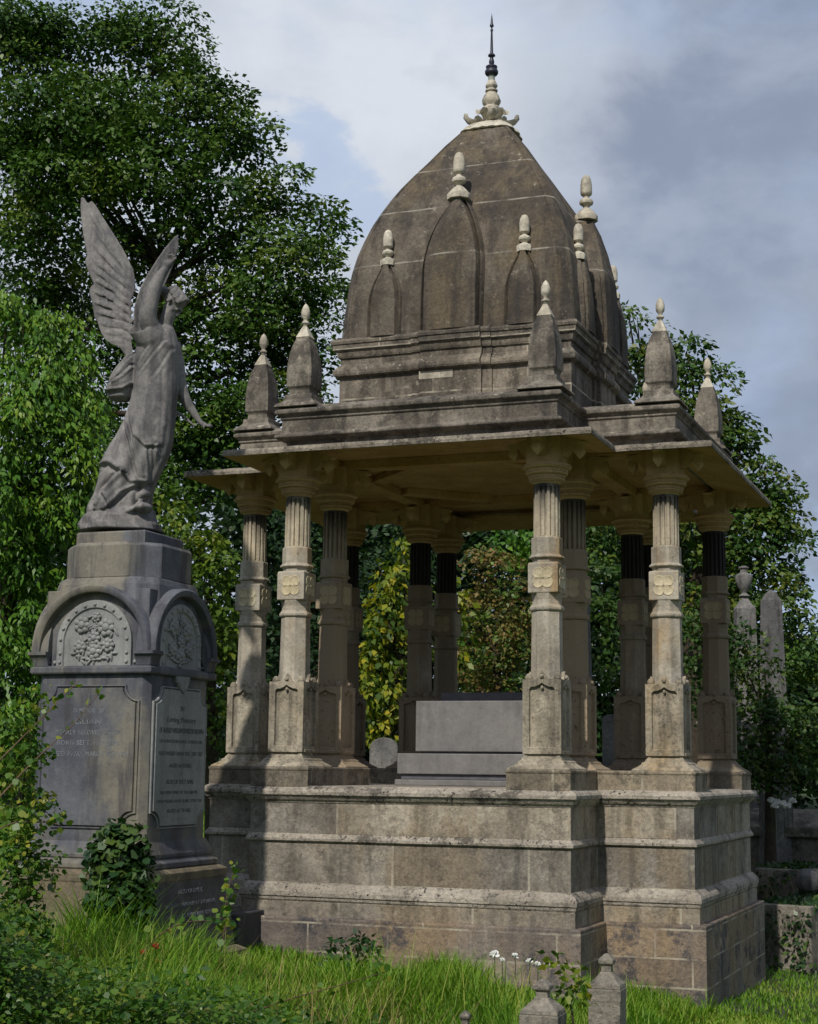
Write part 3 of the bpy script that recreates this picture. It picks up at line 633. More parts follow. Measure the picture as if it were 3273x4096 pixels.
def text_part(lines, q, d, mat, name, xc=0., slope=0.):
    for txt, z, wd, ht in lines:
        vs_, fs_ = [], []
        cu = bpy.data.curves.new('t', 'FONT'); cu.body = txt; cu.align_x = 'CENTER'; cu.extrude = .001; cu.size = 1; cu.resolution_u = 2
        to = bpy.data.objects.new('t', cu); COL.objects.link(to); dg = bpy.context.evaluated_depsgraph_get(); tm = to.evaluated_get(dg).to_mesh()
        co = np.array([v.co[:] for v in tm.vertices]); x0, x1 = co[:, 0].min(), co[:, 0].max(); y0, y1 = co[:, 1].min(), co[:, 1].max()
        sx, sy = wd/(x1-x0), ht/max(y1-y0, .3)
        n_ = len(vs_)
        for c in co: vs_.append((xc+(c[0]-(x0+x1)/2)*sx, c[2]+.0004, z+(c[1]-y0)*sy))
        for p in tm.polygons: fs_.append(tuple(i+n_ for i in p.vertices))
        to.to_mesh_clear() if hasattr(to, 'to_mesh_clear') else None
        bpy.data.objects.remove(to); bpy.data.curves.remove(cu)
        m = MB(); m.v = vs_; m.f = fs_
        if slope: m.xf(lambda v: (v[0], v[1]-slope*(v[2]-.47), v[2]))
        m.xf(face_xf(q, d)); m.build(name, mat, mon)
text_part([('IN', 2.055, .05, .035), ('Loving Memory', 1.965, .40, .05), ('OF ALFRED WILLIAM BEMISTER BROWN', 1.905, .62, .035), ('OF STAPLETON ROAD, STAPLETON,', 1.835, .60, .025), ('WHO PASSED AWAY DEC. 31ST 1927', 1.755, .62, .027), ('AGED 66 YEARS.', 1.675, .32, .027), ('-', 1.630, .05, .01),
           ('ALSO OF LUCY ANN,', 1.560, .38, .035), ('BELOVED WIFE OF THE ABOVE,', 1.495, .52, .025), ('WHO PASSED AWAY JUNE 12TH 1933', 1.435, .63, .027), ('AGED 67 YEARS.', 1.375, .34, .026), ('-', 1.332, .05, .008)], 1, .456, MS['lead_letter'], 'inscription')
text_part([('IN MEMORY OF', 2.03, .24, .03), ('LILIAN', 1.955, .20, .03), ('DEARLY BELOVED SISTER', 1.885, .50, .03), ('BORN SEPT. 1ST 1878', 1.815, .47, .032), ('PASSED AWAY MARCH 4TH 1921', 1.74, .62, .034)], 0, .4555, MS['white_letter'], 'inscription')
text_part([('ALSO OF EMILY,', .845, .34, .03), ('BELOVED DAUGHTER OF THE ABOVE,', .765, .70, .026), ('WHO PASSED AWAY APRIL 8TH 1941', .695, .70, .026)], 1, .552+.0535, MS['white_letter'], 'inscription', 0, .108)
# ------------------------------------------------------------------ angel statue
SD = float((np.array([MX, MY, 0])-CAM)@HD)
def sp(px, py, off=0.): return plane(px, py, SD+off)
SX = SD/FOC*1.02            # metres per pixel there (approx)
an = empty('angel_statue', (MX, MY, 3.282)); tag(an, 'grey stone winged angel with one arm raised, standing on the memorial pedestal', 'statue')
AO = np.array([MX, MY, 3.282])
def loc(p): return tuple(np.asarray(p)-AO)
xdir = RR
def section(py, xl_, xr_, dep, off=0., n=64, fold=0., ph=0., kf=7):
    cx_ = (xl_+xr_)/2; c = sp(cx_, py, off); hw = (xr_-xl_)/2*SX; ring = []
    for i in range(n):
        a = 2*PI*i/n; w_ = 1+fold*(math.sin(kf*a+ph)+.6*math.sin((kf*2-3)*a-ph*1.7))
        p = c+xdir*hw*math.cos(a)*w_+HD*dep*math.sin(a)*w_; ring.append(loc(p))
    return ring
bd = MB()
secs = [(1300, 598, 690, .06, 0), (1320, 566, 700, .10, 0), (1350, 552, 710, .125, 0), (1390, 546, 718, .14, .002), (1440, 541, 714, .14, .002), (1500, 539, 711, .135, .002), (1560, 535, 712, .145, .003), (1610, 524, 709, .155, .004), (1660, 506, 705, .16, .006), (1720, 480, 699, .17, .009), (1780, 448, 690, .175, .012), (1830, 420, 672, .18, .014), (1880, 404, 648, .18, .016), (1930, 393, 624, .18, .018), (1980, 378, 607, .185, .02), (2025, 354, 604, .19, .02), (2050, 350, 604, .19, .02)]
A = np.array(secs)
# drapery creases: polylines in the front of the robe (height and sideways place), ridge on one side, groove on the other
CR = [([(537, 1420), (534, 1505), (525, 1595), (537, 1686), (555, 1758), (597, 1797), (640, 1794)], 7, .013, 1),
      ([(519, 1595), (513, 1686), (525, 1746), (543, 1806), (561, 1867), (579, 1933), (590, 1975)], 8, .016, 1),
      ([(531, 1690), (545, 1746), (567, 1837), (585, 1921)], 6, .010, 1),
      ([(505, 1600), (477, 1686), (453, 1746), (437, 1831), (410, 1880)], 10, .016, -1),
      ([(400, 1861), (447, 1857), (510, 1900), (432, 1978), (400, 2030)], 11, .028, 1),
      ([(512, 1900), (540, 1940), (590, 1935)], 8, .018, 1),
      ([(450, 2040), (500, 1985), (545, 1955), (592, 1945)], 9, .022, 1),
      ([(430, 1985), (455, 2020), (462, 2052)], 7, .014, 1),
      ([(634, 1374), (600, 1420), (561, 1472)], 6, .010, 1),
      ([(672, 1388), (630, 1440), (580, 1500)], 6, .009, 1),
      ([(700, 1420), (660, 1490), (620, 1540)], 7, .006, 1),
      ([(640, 1800), (636, 1880), (618, 1950)], 7, .012, 1),
      ([(672, 1500), (676, 1620), (668, 1740), (655, 1830)], 8, .006, 1),
      ([(598, 1800), (602, 1880), (600, 1960)], 6, .010, -1)]
def segd(px, py, pts):
    best = np.full(px.shape, 1e9); sg = np.zeros(px.shape)
    for (x0, y0), (x1, y1) in zip(pts[:-1], pts[1:]):
        dx, dy = x1-x0, y1-y0; L2 = dx*dx+dy*dy
        t = np.clip(((px-x0)*dx+(py-y0)*dy)/L2, 0, 1); ex, ey = px-(x0+t*dx), py-(y0+t*dy); d = np.hypot(ex, ey)
        m_ = d < best; best = np.where(m_, d, best); sg = np.where(m_, np.sign(dx*ey-dy*ex), sg)
    return best, sg
def robe(A, CR, ys, n, off, kf, ph):
    rings = []; a = 2*PI*np.arange(n)/n
    for y in ys:
        xl_, xr_, dep, fold = [np.interp(y, A[:, 0], A[:, k_]) for k_ in range(1, 5)]
        cx_, hw = (xl_+xr_)/2, (xr_-xl_)/2
        sq = np.sign(np.sin(a))*np.abs(np.sin(a))**.8
        px = cx_+hw*np.cos(a); disp = fold*(np.sin(kf*a+ph+(y-1300)*.006)+.6*np.sin((kf*2-3)*a-1.7*(y-1300)*.006))*.5
        front = np.clip(-np.sin(a)*2.5, 0, 1)
        for pts, w_, amp, sd_ in CR:
            d, sg = segd(px, np.full(n, y), pts); sdist = d*sg*sd_
            disp = disp+front*amp*(np.exp(-(sdist/w_)**2)-1.1*np.exp(-((sdist-1.7*w_)/(w_*.8))**2)+.3*np.exp(-((sdist+2.2*w_)/(w_*1.6))**2))
        c = sp(cx_, y, off)
        P_ = c[None, :]+xdir[None, :]*(hw*SX*np.cos(a)+disp*np.cos(a)*.5)[:, None]+HD[None, :]*(dep*sq+disp*np.sign(np.sin(a))*np.abs(np.sin(a)))[:, None]
        rings.append([loc(p) for p in P_])
    return rings
bd.loft(robe(A, CR, np.linspace(1300, 2052, 230), 220, 0, 9, 1.))
B = np.array([(1420, 508, 556, .05, .004), (1460, 476, 552, .09, .004), (1500, 450, 548, .11, .004), (1540, 432, 545, .12, .004), (1570, 425, 540, .11, .004), (1595, 436, 530, .09, .004), (1606, 455, 515, .04, 0)])
CB = [([(530, 1440), (490, 1490), (462, 1540)], 6, .013, 1), ([(534, 1480), (500, 1520), (450, 1550)], 6, .014, 1), ([(536, 1540), (500, 1566), (440, 1572)], 6, .016, -1), ([(470, 1470), (448, 1520), (437, 1570)], 5, .010, 1)]
bd.loft(robe(B, CB, np.linspace(1420, 1606, 70), 120, .02, 5, 0.))
def curve(pts, rads, off, n=10):
    P_ = [loc(sp(x, y, o)) for (x, y), o in zip(pts, off)]
    out, rr_ = [], []
    for i in range(len(P_)-1):
        p0, p1, p2, p3 = [np.array(P_[max(0, min(len(P_)-1, j))]) for j in (i-1, i, i+1, i+2)]
        for t in np.linspace(0, 1, 6)[:-1]:
            out.append(.5*((2*p1)+(-p0+p2)*t+(2*p0-5*p1+4*p2-p3)*t*t+(-p0+3*p1-3*p2+p3)*t**3)); rr_.append(rads[i]*(1-t)+rads[i+1]*t)
    out.append(np.array(P_[-1])); rr_.append(rads[-1])
    return out, rr_
def rope(m, pts, rads, off, n=10): c_, r_ = curve(pts, rads, off); m.tube(c_, r_, n)
rope(bd, [(352, 2030), (400, 2048), (465, 2056), (530, 2035), (560, 2005), (596, 1985)], [.010, .012, .014, .014, .012, .008], [-.02, -.13, -.19, -.19, -.16, -.10])
rope(bd, [(548, 2000), (572, 1975), (598, 1980)], [.02, .03, .02], [-.13, -.15, -.1])
bd.ball(loc(sp(575, 2030, -.15)), (.055, .09, .035), 12, 8)
# raised right arm coming out of a wide fallen-back sleeve (a hollow cup)
rope(bd, [(612, 1330), (592, 1275), (598, 1225), (612, 1170), (636, 1115), (660, 1080), (668, 1066)], [.07, .066, .062, .055, .043, .030, .024], [-.08, -.13, -.14, -.14, -.13, -.12, -.12], 18)
cn = norm_ = (-xdir*.30-HD*.62+np.array([0, 0, .72])); cn = cn/np.linalg.norm(cn); e1 = np.cross(cn, HD); e1 /= np.linalg.norm(e1); e2 = np.cross(cn, e1)
cup = []
for (px_, py_, of_, r1, r2) in ((632, 1405, -.04, .085, .08), (618, 1375, -.06, .10, .09), (598, 1340, -.085, .112, .098), (576, 1308, -.10, .112, .098), (570, 1300, -.105, .108, .094), (572, 1303, -.10, .096, .082), (590, 1330, -.085, .088, .074), (606, 1358, -.07, .06, .05)):
    c_ = sp(px_, py_, of_); cup.append([loc(c_+e1*r1*math.cos(t)+e2*r2*math.sin(t)) for t in np.linspace(0, 2*PI, 33)[:-1]])
bd.loft(cup)
# hand: palm and five separate fingers
rope(bd, [(666, 1072), (673, 1058), (679, 1046)], [.025, .031, .027], [-.12, -.12, -.12], 12)
for tip, mid, r, b_ in (((677, 1016), (675, 1032), .0085, (670, 1048)), ((689, 1014), (683, 1030), .009, (676, 1046)), ((700, 1019), (691, 1033), .009, (681, 1046)), ((706, 1030), (697, 1041), .008, (686, 1051)), ((659, 1042), (660, 1052), .009, (664, 1062))):
    rope(bd, [b_, mid, tip], [.0115, r, r*.75], [-.12, -.13, -.15 if tip[0] > 670 else -.13], 8)
# lowered left arm reaching forward-right
rope(bd, [(690, 1375), (708, 1455), (718, 1530), (742, 1600), (778, 1655), (800, 1688)], [.06, .056, .05, .042, .028, .018], [.06, .09, .10, .11, .12, .12], 14)
rope(bd, [(800, 1688), (815, 1698), (826, 1702)], [.018, .020, .016], [.12, .12, .12])
for tip, mid, r, o_ in (((850, 1709), (837, 1706), .0055, .10), ((853, 1705), (839, 1702), .006, .115), ((851, 1700), (838, 1699), .006, .13), ((844, 1697), (834, 1697), .0055, .145), ((820, 1716), (813, 1707), .006, .10)):
    rope(bd, [(824, 1702), mid, tip], [.009, r, r*.7], [.12, o_, o_], 8)
rope(bd, [(700, 1650), (730, 1662), (762, 1690), (782, 1705)], [.02, .012, .010, .006], [.09, .11, .12, .12])
# neck and head, bowed to the right
rope(bd, [(650, 1335), (664, 1290), (680, 1245)], [.066, .052, .05], [0, -.02, -.03], 16)
tilt = math.radians(58)
bx_ = Matrix((tuple(RR), tuple(HD), (0, 0, 1))).transposed()
Rh = bx_ @ Matrix.Rotation(tilt, 3, 'Y')
hc = np.array(loc(sp(699, 1203, -.03)))
HS = 1.12
def hp(x, y, z): return tuple(hc+np.array(Rh @ Vector((x*HS, y*HS, z*HS))))
bd.ball(hp(-.004, 0, .012), (.082, .068, .078), 20, 14, Rh)           # skull
bd.ball(hp(.030, 0, -.040), (.052, .052, .066), 18, 12, Rh)           # face
bd.ball(hp(.046, 0, -.094), (.026, .028, .020), 12, 8, Rh)           # chin
bd.ball(hp(.088, 0, -.030), (.016, .010, .022), 10, 8, Rh)           # nose
bd.ball(hp(.078, 0, .002), (.014, .040, .010), 10, 8, Rh)            # brow
bd.ball(hp(.074, 0, -.066), (.012, .019, .006), 10, 8, Rh)           # lips upper
bd.ball(hp(.072, 0, -.078), (.012, .016, .006), 10, 8, Rh)
for s in (-1, 1):
    bd.ball(hp(.066, s*.024, -.018), (.010, .014, .008), 8, 6, Rh)   # eyes
    bd.ball(hp(-.004, s*.064, -.03), (.016, .008, .022), 8, 6, Rh)   # ears
    bd.ball(hp(.048, s*.032, -.05), (.022, .018, .022), 8, 6, Rh)    # cheeks
for i in range(14):                                                      # waved hair swept back to a knot
    t = i/13*PI
    bd.tube([hp(.050*math.sin(u_)*1.0+.01, .072*math.cos(t)*(1-.1*math.cos(u_*6+i)), .02+.062*math.sin(t)+.012*math.cos(u_)) if False else hp(.050-u_*.042, .062*math.cos(t)*(1.02+.05*math.sin(u_*7+i)), .010+.068*math.sin(t)*(1-.10*u_)+.003*math.sin(u_*8+i*2)) for u_ in np.linspace(0, 3.0, 12)], [.011]*12, 6)
bd.ball(hp(-.085, 0, -.022), (.04, .045, .036), 14, 10, Rh)
# rocky footing
rk = [section(y, a_, b_, d_, 0, 40, .05, y*.05, 5) for y, a_, b_, d_ in ((2030, 420, 600, .14), (2045, 365, 612, .19), (2075, 332, 628, .215), (2105, 322, 645, .23), (2128, 320, 655, .235))]
bd.loft(rk)
bo = bd.build('robed_body', MS['statue'], an)
bo.modifiers.new('r', 'REMESH').mode = 'VOXEL'; bo.modifiers['r'].voxel_size = .0058
s_ = bo.modifiers.new('s', 'SMOOTH'); s_.factor = .5; s_.iterations = 2
dg = bpy.context.evaluated_depsgraph_get(); nm = bpy.data.meshes.new_from_object(bo.evaluated_get(dg)); bo.modifiers.clear(); bo.data = nm
nm.polygons.foreach_set('use_smooth', [True]*len(nm.polygons))
if not nm.materials: nm.materials.append(MS['statue'])
# wings
def wing(outline, offs, feathers, name='wing'):
    import bmesh
    bm = bmesh.new()
    pts = outline
    fr = [bm.verts.new(loc(sp(x, y, offs(x, y)-.02))) for x, y in pts]; bk = [bm.verts.new(loc(sp(x, y, offs(x, y)+.02))) for x, y in pts]
    n_ = len(pts)
    f1 = bm.faces.new(fr); f2 = bm.faces.new(bk[::-1])
    for i in range(n_): bm.faces.new((fr[(i+1) % n_], fr[i], bk[i], bk[(i+1) % n_]))
    bmesh.ops.triangulate(bm, faces=[f1, f2])
    bmesh.ops.recalc_face_normals(bm, faces=bm.faces)
    me_ = bpy.data.meshes.new('w'); bm.to_mesh(me_); bm.free()
    m = MB(); m.add([v.co[:] for v in me_.vertices], [tuple(p.vertices) for p in me_.polygons])
    for (a, b, wd) in feathers:
        b = (a[0]+(b[0]-a[0])*.93, a[1]+(b[1]-a[1])*.93)
        A_, B_ = np.array(loc(sp(*a, offs(*a)-.018))), np.array(loc(sp(*b, offs(*b)-.018)))
        d_ = B_-A_; L_ = np.linalg.norm(d_); d_ = d_/L_; s_ = np.cross(d_, HD); s_ /= np.linalg.norm(s_); nn = np.cross(s_, d_)
        if nn@HD > 0: nn = -nn
        rg_ = []
        for t in np.linspace(0, 1, 9):
            ww = wd*SX*(math.sin(PI*min(1, .25+t*.75))**.5 if t < .98 else .12); th = .003*(1 if t < .95 else .3)
            c_ = A_+d_*L_*t-nn*(.008*max(0, 1-t*2.2))
            rg_.append([tuple(c_+s_*ww*math.cos(u_)+nn*(th*math.sin(u_)+(.001 if math.cos(u_) > 0 else -.002))) for u_ in np.linspace(0, 2*PI, 9)[:-1]])
        m.loft(rg_)
    o = m.build(name, MS['statue'], an)
    r = o.modifiers.new('r', 'REMESH'); r.mode = 'VOXEL'; r.voxel_size = .006; q = o.modifiers.new('s', 'SMOOTH'); q.iterations = 2; q.factor = .5
    dg_ = bpy.context.evaluated_depsgraph_get(); nm_ = bpy.data.meshes.new_from_object(o.evaluated_get(dg_)); o.modifiers.clear(); o.data = nm_
    nm_.polygons.foreach_set('use_smooth', [True]*len(nm_.polygons))
    return o
lo_ = [(325, 788), (338, 792), (352, 815), (367, 803), (384, 822), (410, 865), (440, 912), (470, 958), (495, 1000), (518, 1045), (535, 1085), (543, 1125), (538, 1165), (522, 1205), (515, 1245), (518, 1320), (530, 1400), (535, 1450), (500, 1420), (478, 1388), (448, 1378), (425, 1362), (408, 1338), (398, 1312), (392, 1292), (378, 1268), (374, 1240), (368, 1205), (360, 1180), (358, 1156), (368, 1142), (378, 1140), (362, 1105), (348, 1072), (341, 1042), (350, 1020), (342, 985), (333, 935), (326, 880), (322, 830)]
fe = [((520, 1090), (330, 800), 15), ((520, 1100), (368, 812), 16), ((500, 1060), (350, 870), 15), ((505, 1110), (345, 940), 15), ((500, 1130), (346, 1010), 15), ((505, 1160), (352, 1060), 15), ((505, 1180), (366, 1110), 14), ((505, 1210), (364, 1160), 14), ((508, 1240), (368, 1205), 14), ((512, 1270), (376, 1245), 14), ((515, 1300), (388, 1290), 14), ((518, 1330), (402, 1325), 14), ((522, 1360), (430, 1362), 13), ((525, 1385), (470, 1385), 13)]
fe += [((528, 1100+i*30), (455-i*2, 1010+i*38), 11) for i in range(9)]
fe += [((532, 1080+i*34), (492-i, 1040+i*38), 10) for i in range(9)]
wing(lo_, lambda x, y: .13+(535-x)*.0008+max(0, 1200-y)*.0002, fe)
ro2 = [(713, 938), (715, 985), (703, 1030), (690, 1070), (668, 1120), (640, 1180), (610, 1240), (580, 1310), (556, 1340), (536, 1300), (534, 1262), (538, 1225), (548, 1190), (562, 1150), (582, 1112), (605, 1075), (628, 1038), (655, 1000), (680, 968), (698, 948)]
fe2 = [((560, 1240), (700, 955), 12), ((570, 1260), (712, 990), 12), ((585, 1270), (700, 1040), 12), ((550, 1230), (660, 1010), 11), ((548, 1250), (610, 1085), 12), ((545, 1280), (585, 1130), 12)]
wing(ro2, lambda x, y: -.01+(x-560)*.0012, fe2)
# ------------------------------------------------------------------ foliage helpers
KITE = np.array([(0, 0, 0), (.36, .42, .08), (0, 1.1, -.08), (-.36, .42, .08)])
OVAL = np.array([(0, 0, 0), (.28, .25, .07), (.32, .6, .06), (0, 1.0, -.1), (-.32, .6, .06), (-.28, .25, .07)])
BLADE = np.array([(-.5, 0, 0), (.5, 0, 0), (-.42, .4, .05), (.42, .4, .05), (-.25, .75, .18), (.25, .75, .18), (0, 1.0, .36)])
BLADE_F = [(0, 1, 3, 2), (2, 3, 5, 4), (4, 5, 6)]
def norm(a): return a/np.maximum(np.linalg.norm(a, axis=1, keepdims=True), 1e-9)
def leafmesh(name, C_, axis, nrm, size, tint, mat, parent=None, tpl=KITE, wid=1., origin=(0, 0, 0)):
    axis = norm(axis); side = norm(np.cross(axis, nrm)); nr = np.cross(side, axis)
    n_, k_ = len(C_), len(tpl); size = np.broadcast_to(size, (n_,)); wid = np.broadcast_to(wid, (n_,))
    C_ = C_-np.asarray(origin)
    V = C_[:, None, :]+size[:, None, None]*(side[:, None, :]*(tpl[None, :, 0:1]*wid[:, None, None])+axis[:, None, :]*tpl[None, :, 1:2]+nr[:, None, :]*tpl[None, :, 2:3])
    me_ = bpy.data.meshes.new(name); me_.vertices.add(n_*k_); me_.vertices.foreach_set('co', V.astype(np.float32).ravel())
    F_ = BLADE_F if tpl is BLADE else [tuple(range(k_))]
    li_ = np.concatenate([np.array(f) for f in F_]); per_ = len(li_); st_ = np.cumsum([0]+[len(f) for f in F_])[:-1]
    me_.loops.add(n_*per_); me_.loops.foreach_set('vertex_index', (np.arange(n_)[:, None]*k_+li_[None, :]).astype(np.int32).ravel())
    me_.polygons.add(n_*len(F_)); me_.polygons.foreach_set('loop_start', (np.arange(n_)[:, None]*per_+st_[None, :]).astype(np.int32).ravel())
    at_ = me_.attributes.new('tint', 'FLOAT', 'POINT'); at_.data.foreach_set('value', np.repeat(np.clip(tint, 0, 1), k_).astype(np.float32))
    me_.update(calc_edges=True); me_.validate()
    o = bpy.data.objects.new(name, me_); COL.objects.link(o); me_.materials.append(mat)
    if parent: o.parent = parent
    return o
LEAFN = 0
def blob_leaves(blobs, density, size, tuft=.35, per=14, flat=.6, droop=0., shell=.5, up=.5, tvar=.25):
    """leaves gathered in domed clumps spread over each limb's mass"""
    global LEAFN
    Cs, As, Ns, Ts = [], [], [], []
    for (c, r) in blobs:
        r = np.asarray(r, float); area = 4*PI*((r[0]*r[1])**1.6/3+(r[0]*r[2])**1.6/3+(r[1]*r[2])**1.6/3)**(1/1.6)
        ncl = max(4, int(area/(tuft*tuft*1.15))); nl = max(8, int(density*area/ncl))
        d = norm(RNG.normal(size=(ncl, 3))); d = norm(d+np.array([0, 0, .15])); rad = 1-shell*RNG.random(ncl)**1.5
        bump_ = 1+.14*np.sin(d[:, 0]*5+c[0])*np.sin(d[:, 1]*4+c[1])+.12*np.sin(d[:, 2]*7+c[2]*2+d[:, 0]*3)
        tc_ = np.asarray(c)+d*r*(rad*bump_)[:, None]
        tt = RNG.normal(.42, tvar, ncl); ts = tuft*RNG.uniform(.55, 1.25, ncl)
        q = norm(RNG.normal(size=(ncl*nl, 3))).reshape(ncl, nl, 3); q = q+d[:, None, :]*.35; q[:, :, 2] += .35; q = q/np.linalg.norm(q, axis=2, keepdims=True)
        u = RNG.uniform(.45, 1.08, (ncl, nl, 1))**.7
        off = q*u*np.array([1, 1, flat]); P_ = tc_[:, None, :]+off*ts[:, None, None]
        P_[:, :, 2] -= droop*np.hypot(off[:, :, 0], off[:, :, 1])*ts[:, None]*.7
        ax_ = off*np.array([1, 1, .3])+RNG.normal(size=off.shape)*.4; ax_[:, :, 2] -= droop*.9+.2
        nn = RNG.normal(size=off.shape)*.42+q*1.0+d[:, None, :]*.35; nn[:, :, 2] += up*.6
        Cs.append(P_.reshape(-1, 3)); As.append(ax_.reshape(-1, 3)); Ns.append(nn.reshape(-1, 3)); Ts.append((tt[:, None]+RNG.normal(0, .13, (ncl, nl))).ravel())
    C_ = np.concatenate(Cs); LEAFN += len(C_); return C_, np.concatenate(As), np.concatenate(Ns), np.concatenate(Ts)
def pxblobs(lst, dist, depr=.8, jit=.25):
    out = []
    for it in lst:
        x, y, rx, ry = [v*1.8996 for v in it[:4]]; dd = dist+(it[4] if len(it) > 4 else 0)
        c = plane(x, y, dd); s = dd/FOC
        out.append((c, (rx*s, rx*s*depr, ry*s)))
    return out
def tree(name, label, cat, blobs, base, density, size, mat, group=None, trunk_r=.2, leafkw={}, limb=True, twigs=0, tpl=KITE):
    base = (base[0], base[1], gzf(base[0], base[1])); root = empty(name, base); tag(root, label, cat, group)
    C_, A_, N_, T_ = blob_leaves(blobs, density, size, **leafkw)
    keep = C_[:, 2] > gz(C_[:, 0], C_[:, 1]); C_, A_, N_, T_ = C_[keep], A_[keep], N_[keep], T_[keep]
    leafmesh('crown', C_, A_, N_, size*RNG.uniform(.6, 1.3, len(C_)), T_, mat, root, tpl, origin=base)
    m = MB(); b = np.array(base); top = np.mean([c for c, r in blobs], axis=0)
    zl = sorted([c[2] for c, r in blobs]); fork = np.array([b[0]*.75+top[0]*.25, b[1]*.75+top[1]*.25, b[2]+max(.25, (zl[0]-b[2])*.6+.2*(zl[-1]-zl[0]))])
    up_ = np.array([top[0]*.7+b[0]*.3, top[1]*.7+b[1]*.3, (fork[2]+zl[-1])/2])
    m.tube([b-np.array([0, 0, .3])-b, (b*.5+fork*.5)-b+RNG.normal(0, trunk_r*.3, 3), fork-b, up_-b], [trunk_r*1.25, trunk_r, trunk_r*.8, trunk_r*.45], 9)
    if limb:
        for c, r in blobs[::2 if twigs > 1 else 1]:
            c = np.asarray(c); s = (fork if c[2] < up_[2]+.1 else up_)*RNG.uniform(.75, 1) + 0
            s = fork+(up_-fork)*np.clip((c[2]-fork[2])/(up_[2]-fork[2]+1e-6)*.8, 0, 1)
            mid = (s+c)/2+RNG.normal(0, .08, 3)*np.linalg.norm(c-s)+np.array([0, 0, -.05*np.linalg.norm(c-s)])
            m.tube([s-b, mid-b, c-b], [trunk_r*.2, trunk_r*.12, trunk_r*.04], 6)
            for _ in range(twigs):
                e = c+norm(RNG.normal(size=(1, 3)))[0]*np.asarray(r)*.95; a0 = s+(c-s)*RNG.uniform(.5, 1); mm = (a0+e)/2+RNG.normal(0, .06, 3)
                m.tube([a0-b, mm-b, e-b], [trunk_r*.07, trunk_r*.045, trunk_r*.015], 4)
    m.build('trunk', MS['bark'], root, 60)
    return root
# big sycamore
T1 = [(0, 60, 60, 50), (60, 70, 70, 45), (150, 330, 90, 70), (280, 290, 80, 70), (0, 280, 60, 80), (40, 150, 95, 110), (140, 120, 80, 80), (240, 90, 85, 85), (320, 75, 60, 65), (370, 120, 45, 50, .6), (110, 260, 110, 90, -1), (220, 230, 90, 80, -1), (330, 210, 80, 70), (410, 210, 60, 50), (480, 235, 48, 42), (535, 290, 38, 38), (430, 300, 70, 48), (360, 330, 80, 60, -1), (40, 380, 90, 90), (150, 400, 90, 70, -1), (250, 370, 80, 65, -1.3), (500, 335, 55, 28), (440, 400, 75, 50, -.5), (330, 450, 80, 60, -.5), (590, 410, 60, 45), (650, 460, 48, 48), (545, 470, 70, 50), (60, 520, 95, 85), (200, 520, 90, 70), (460, 510, 65, 45), (660, 530, 42, 48), (590, 550, 65, 50, -.5), (480, 600, 80, 48), (330, 570, 80, 60, .5), (60, 650, 80, 90, 1), (180, 660, 90, 80, 1), (640, 620, 62, 42), (700, 650, 34, 48), (560, 650, 75, 42, -.4), (420, 690, 90, 60), (640, 700, 60, 40), (540, 740, 80, 50), (310, 760, 90, 90, 1), (450, 800, 90, 55), (600, 790, 60, 40), (670, 780, 38, 36), (540, 850, 80, 50), (420, 900, 80, 60), (640, 870, 48, 32), (500, 940, 90, 45), (400, 1000, 90, 60, .5), (600, 960, 60, 35), (480, 1040, 60, 60, .5), (250, 900, 100, 110, 1.2), (120, 850, 90, 120, 2)]
tree('sycamore_tree', 'huge dark green spreading tree rising behind the angel statue', 'tree', pxblobs(T1, 27), plane(480, 3000, 28)[:2], 520, .092, MS['big_leaf'], 'trees around the cemetery', .3, dict(tuft=.60, flat=.55, shell=.5, up=.6), True, 3)
T2 = [(15, 670, 62, 60), (70, 700, 58, 60), (135, 740, 58, 58), (185, 790, 40, 60), (60, 800, 80, 70, -.3), (150, 850, 70, 60, -.2), (205, 900, 32, 50), (50, 900, 80, 70, -.4), (130, 950, 80, 60, -.3), (195, 985, 42, 50), (40, 1010, 80, 70, -.4), (120, 1060, 80, 60), (180, 1090, 40, 50), (30, 1130, 80, 70, -.2), (90, 1180, 80, 70), (20, 1280, 80, 90), (30, 1420, 70, 90), (20, 1560, 70, 90)]
tree('laurel_tree', 'bright green leafy tree at the left edge beside the memorial pedestal', 'tree', pxblobs(T2, 15.5), plane(-150, 3300, 16)[:2], 900, .075, MS['bright_leaf'], 'trees around the cemetery', .16, dict(tuft=.26, flat=.8, droop=.9, shell=.5, up=.35), True, 1, KITE*np.array([.62, 1, 1]))
T3 = [(350, 1070, 32, 42), (385, 1120, 42, 42), (430, 1160, 44, 40), (470, 1205, 38, 36), (400, 1220, 50, 55), (470, 1270, 36, 50), (430, 1330, 50, 60), (480, 1390, 35, 55), (440, 1450, 42, 60), (470, 1530, 40, 50)]
tree('yellow_shrub', 'yellow-green shrub between the memorial pedestal and the pavilion columns', 'shrub', pxblobs(T3, 18), plane(860, 3200, 18)[:2], 480, .08, MS['yellow_leaf'], 'shrubs behind the graves', .08, dict(tuft=.26, per=12, flat=.7, droop=.3, shell=.6), True, 1)
T4 = [(560, 1180, 50, 90), (570, 1340, 50, 110), (640, 1220, 60, 90), (720, 1250, 60, 110), (660, 1400, 80, 110), (750, 1200, 50, 80, 1), (760, 1440, 50, 120), (860, 1160, 60, 60, 2), (560, 1500, 60, 90), (700, 1530, 60, 70)]
tree('dark_holly', 'dark evergreen behind the left pavilion columns', 'tree', pxblobs(T4, 22), plane(1250, 3100, 22)[:2], 300, .085, MS['dark_leaf'], 'trees around the cemetery', .14, dict(tuft=.3, per=12, shell=.6), True, 1)
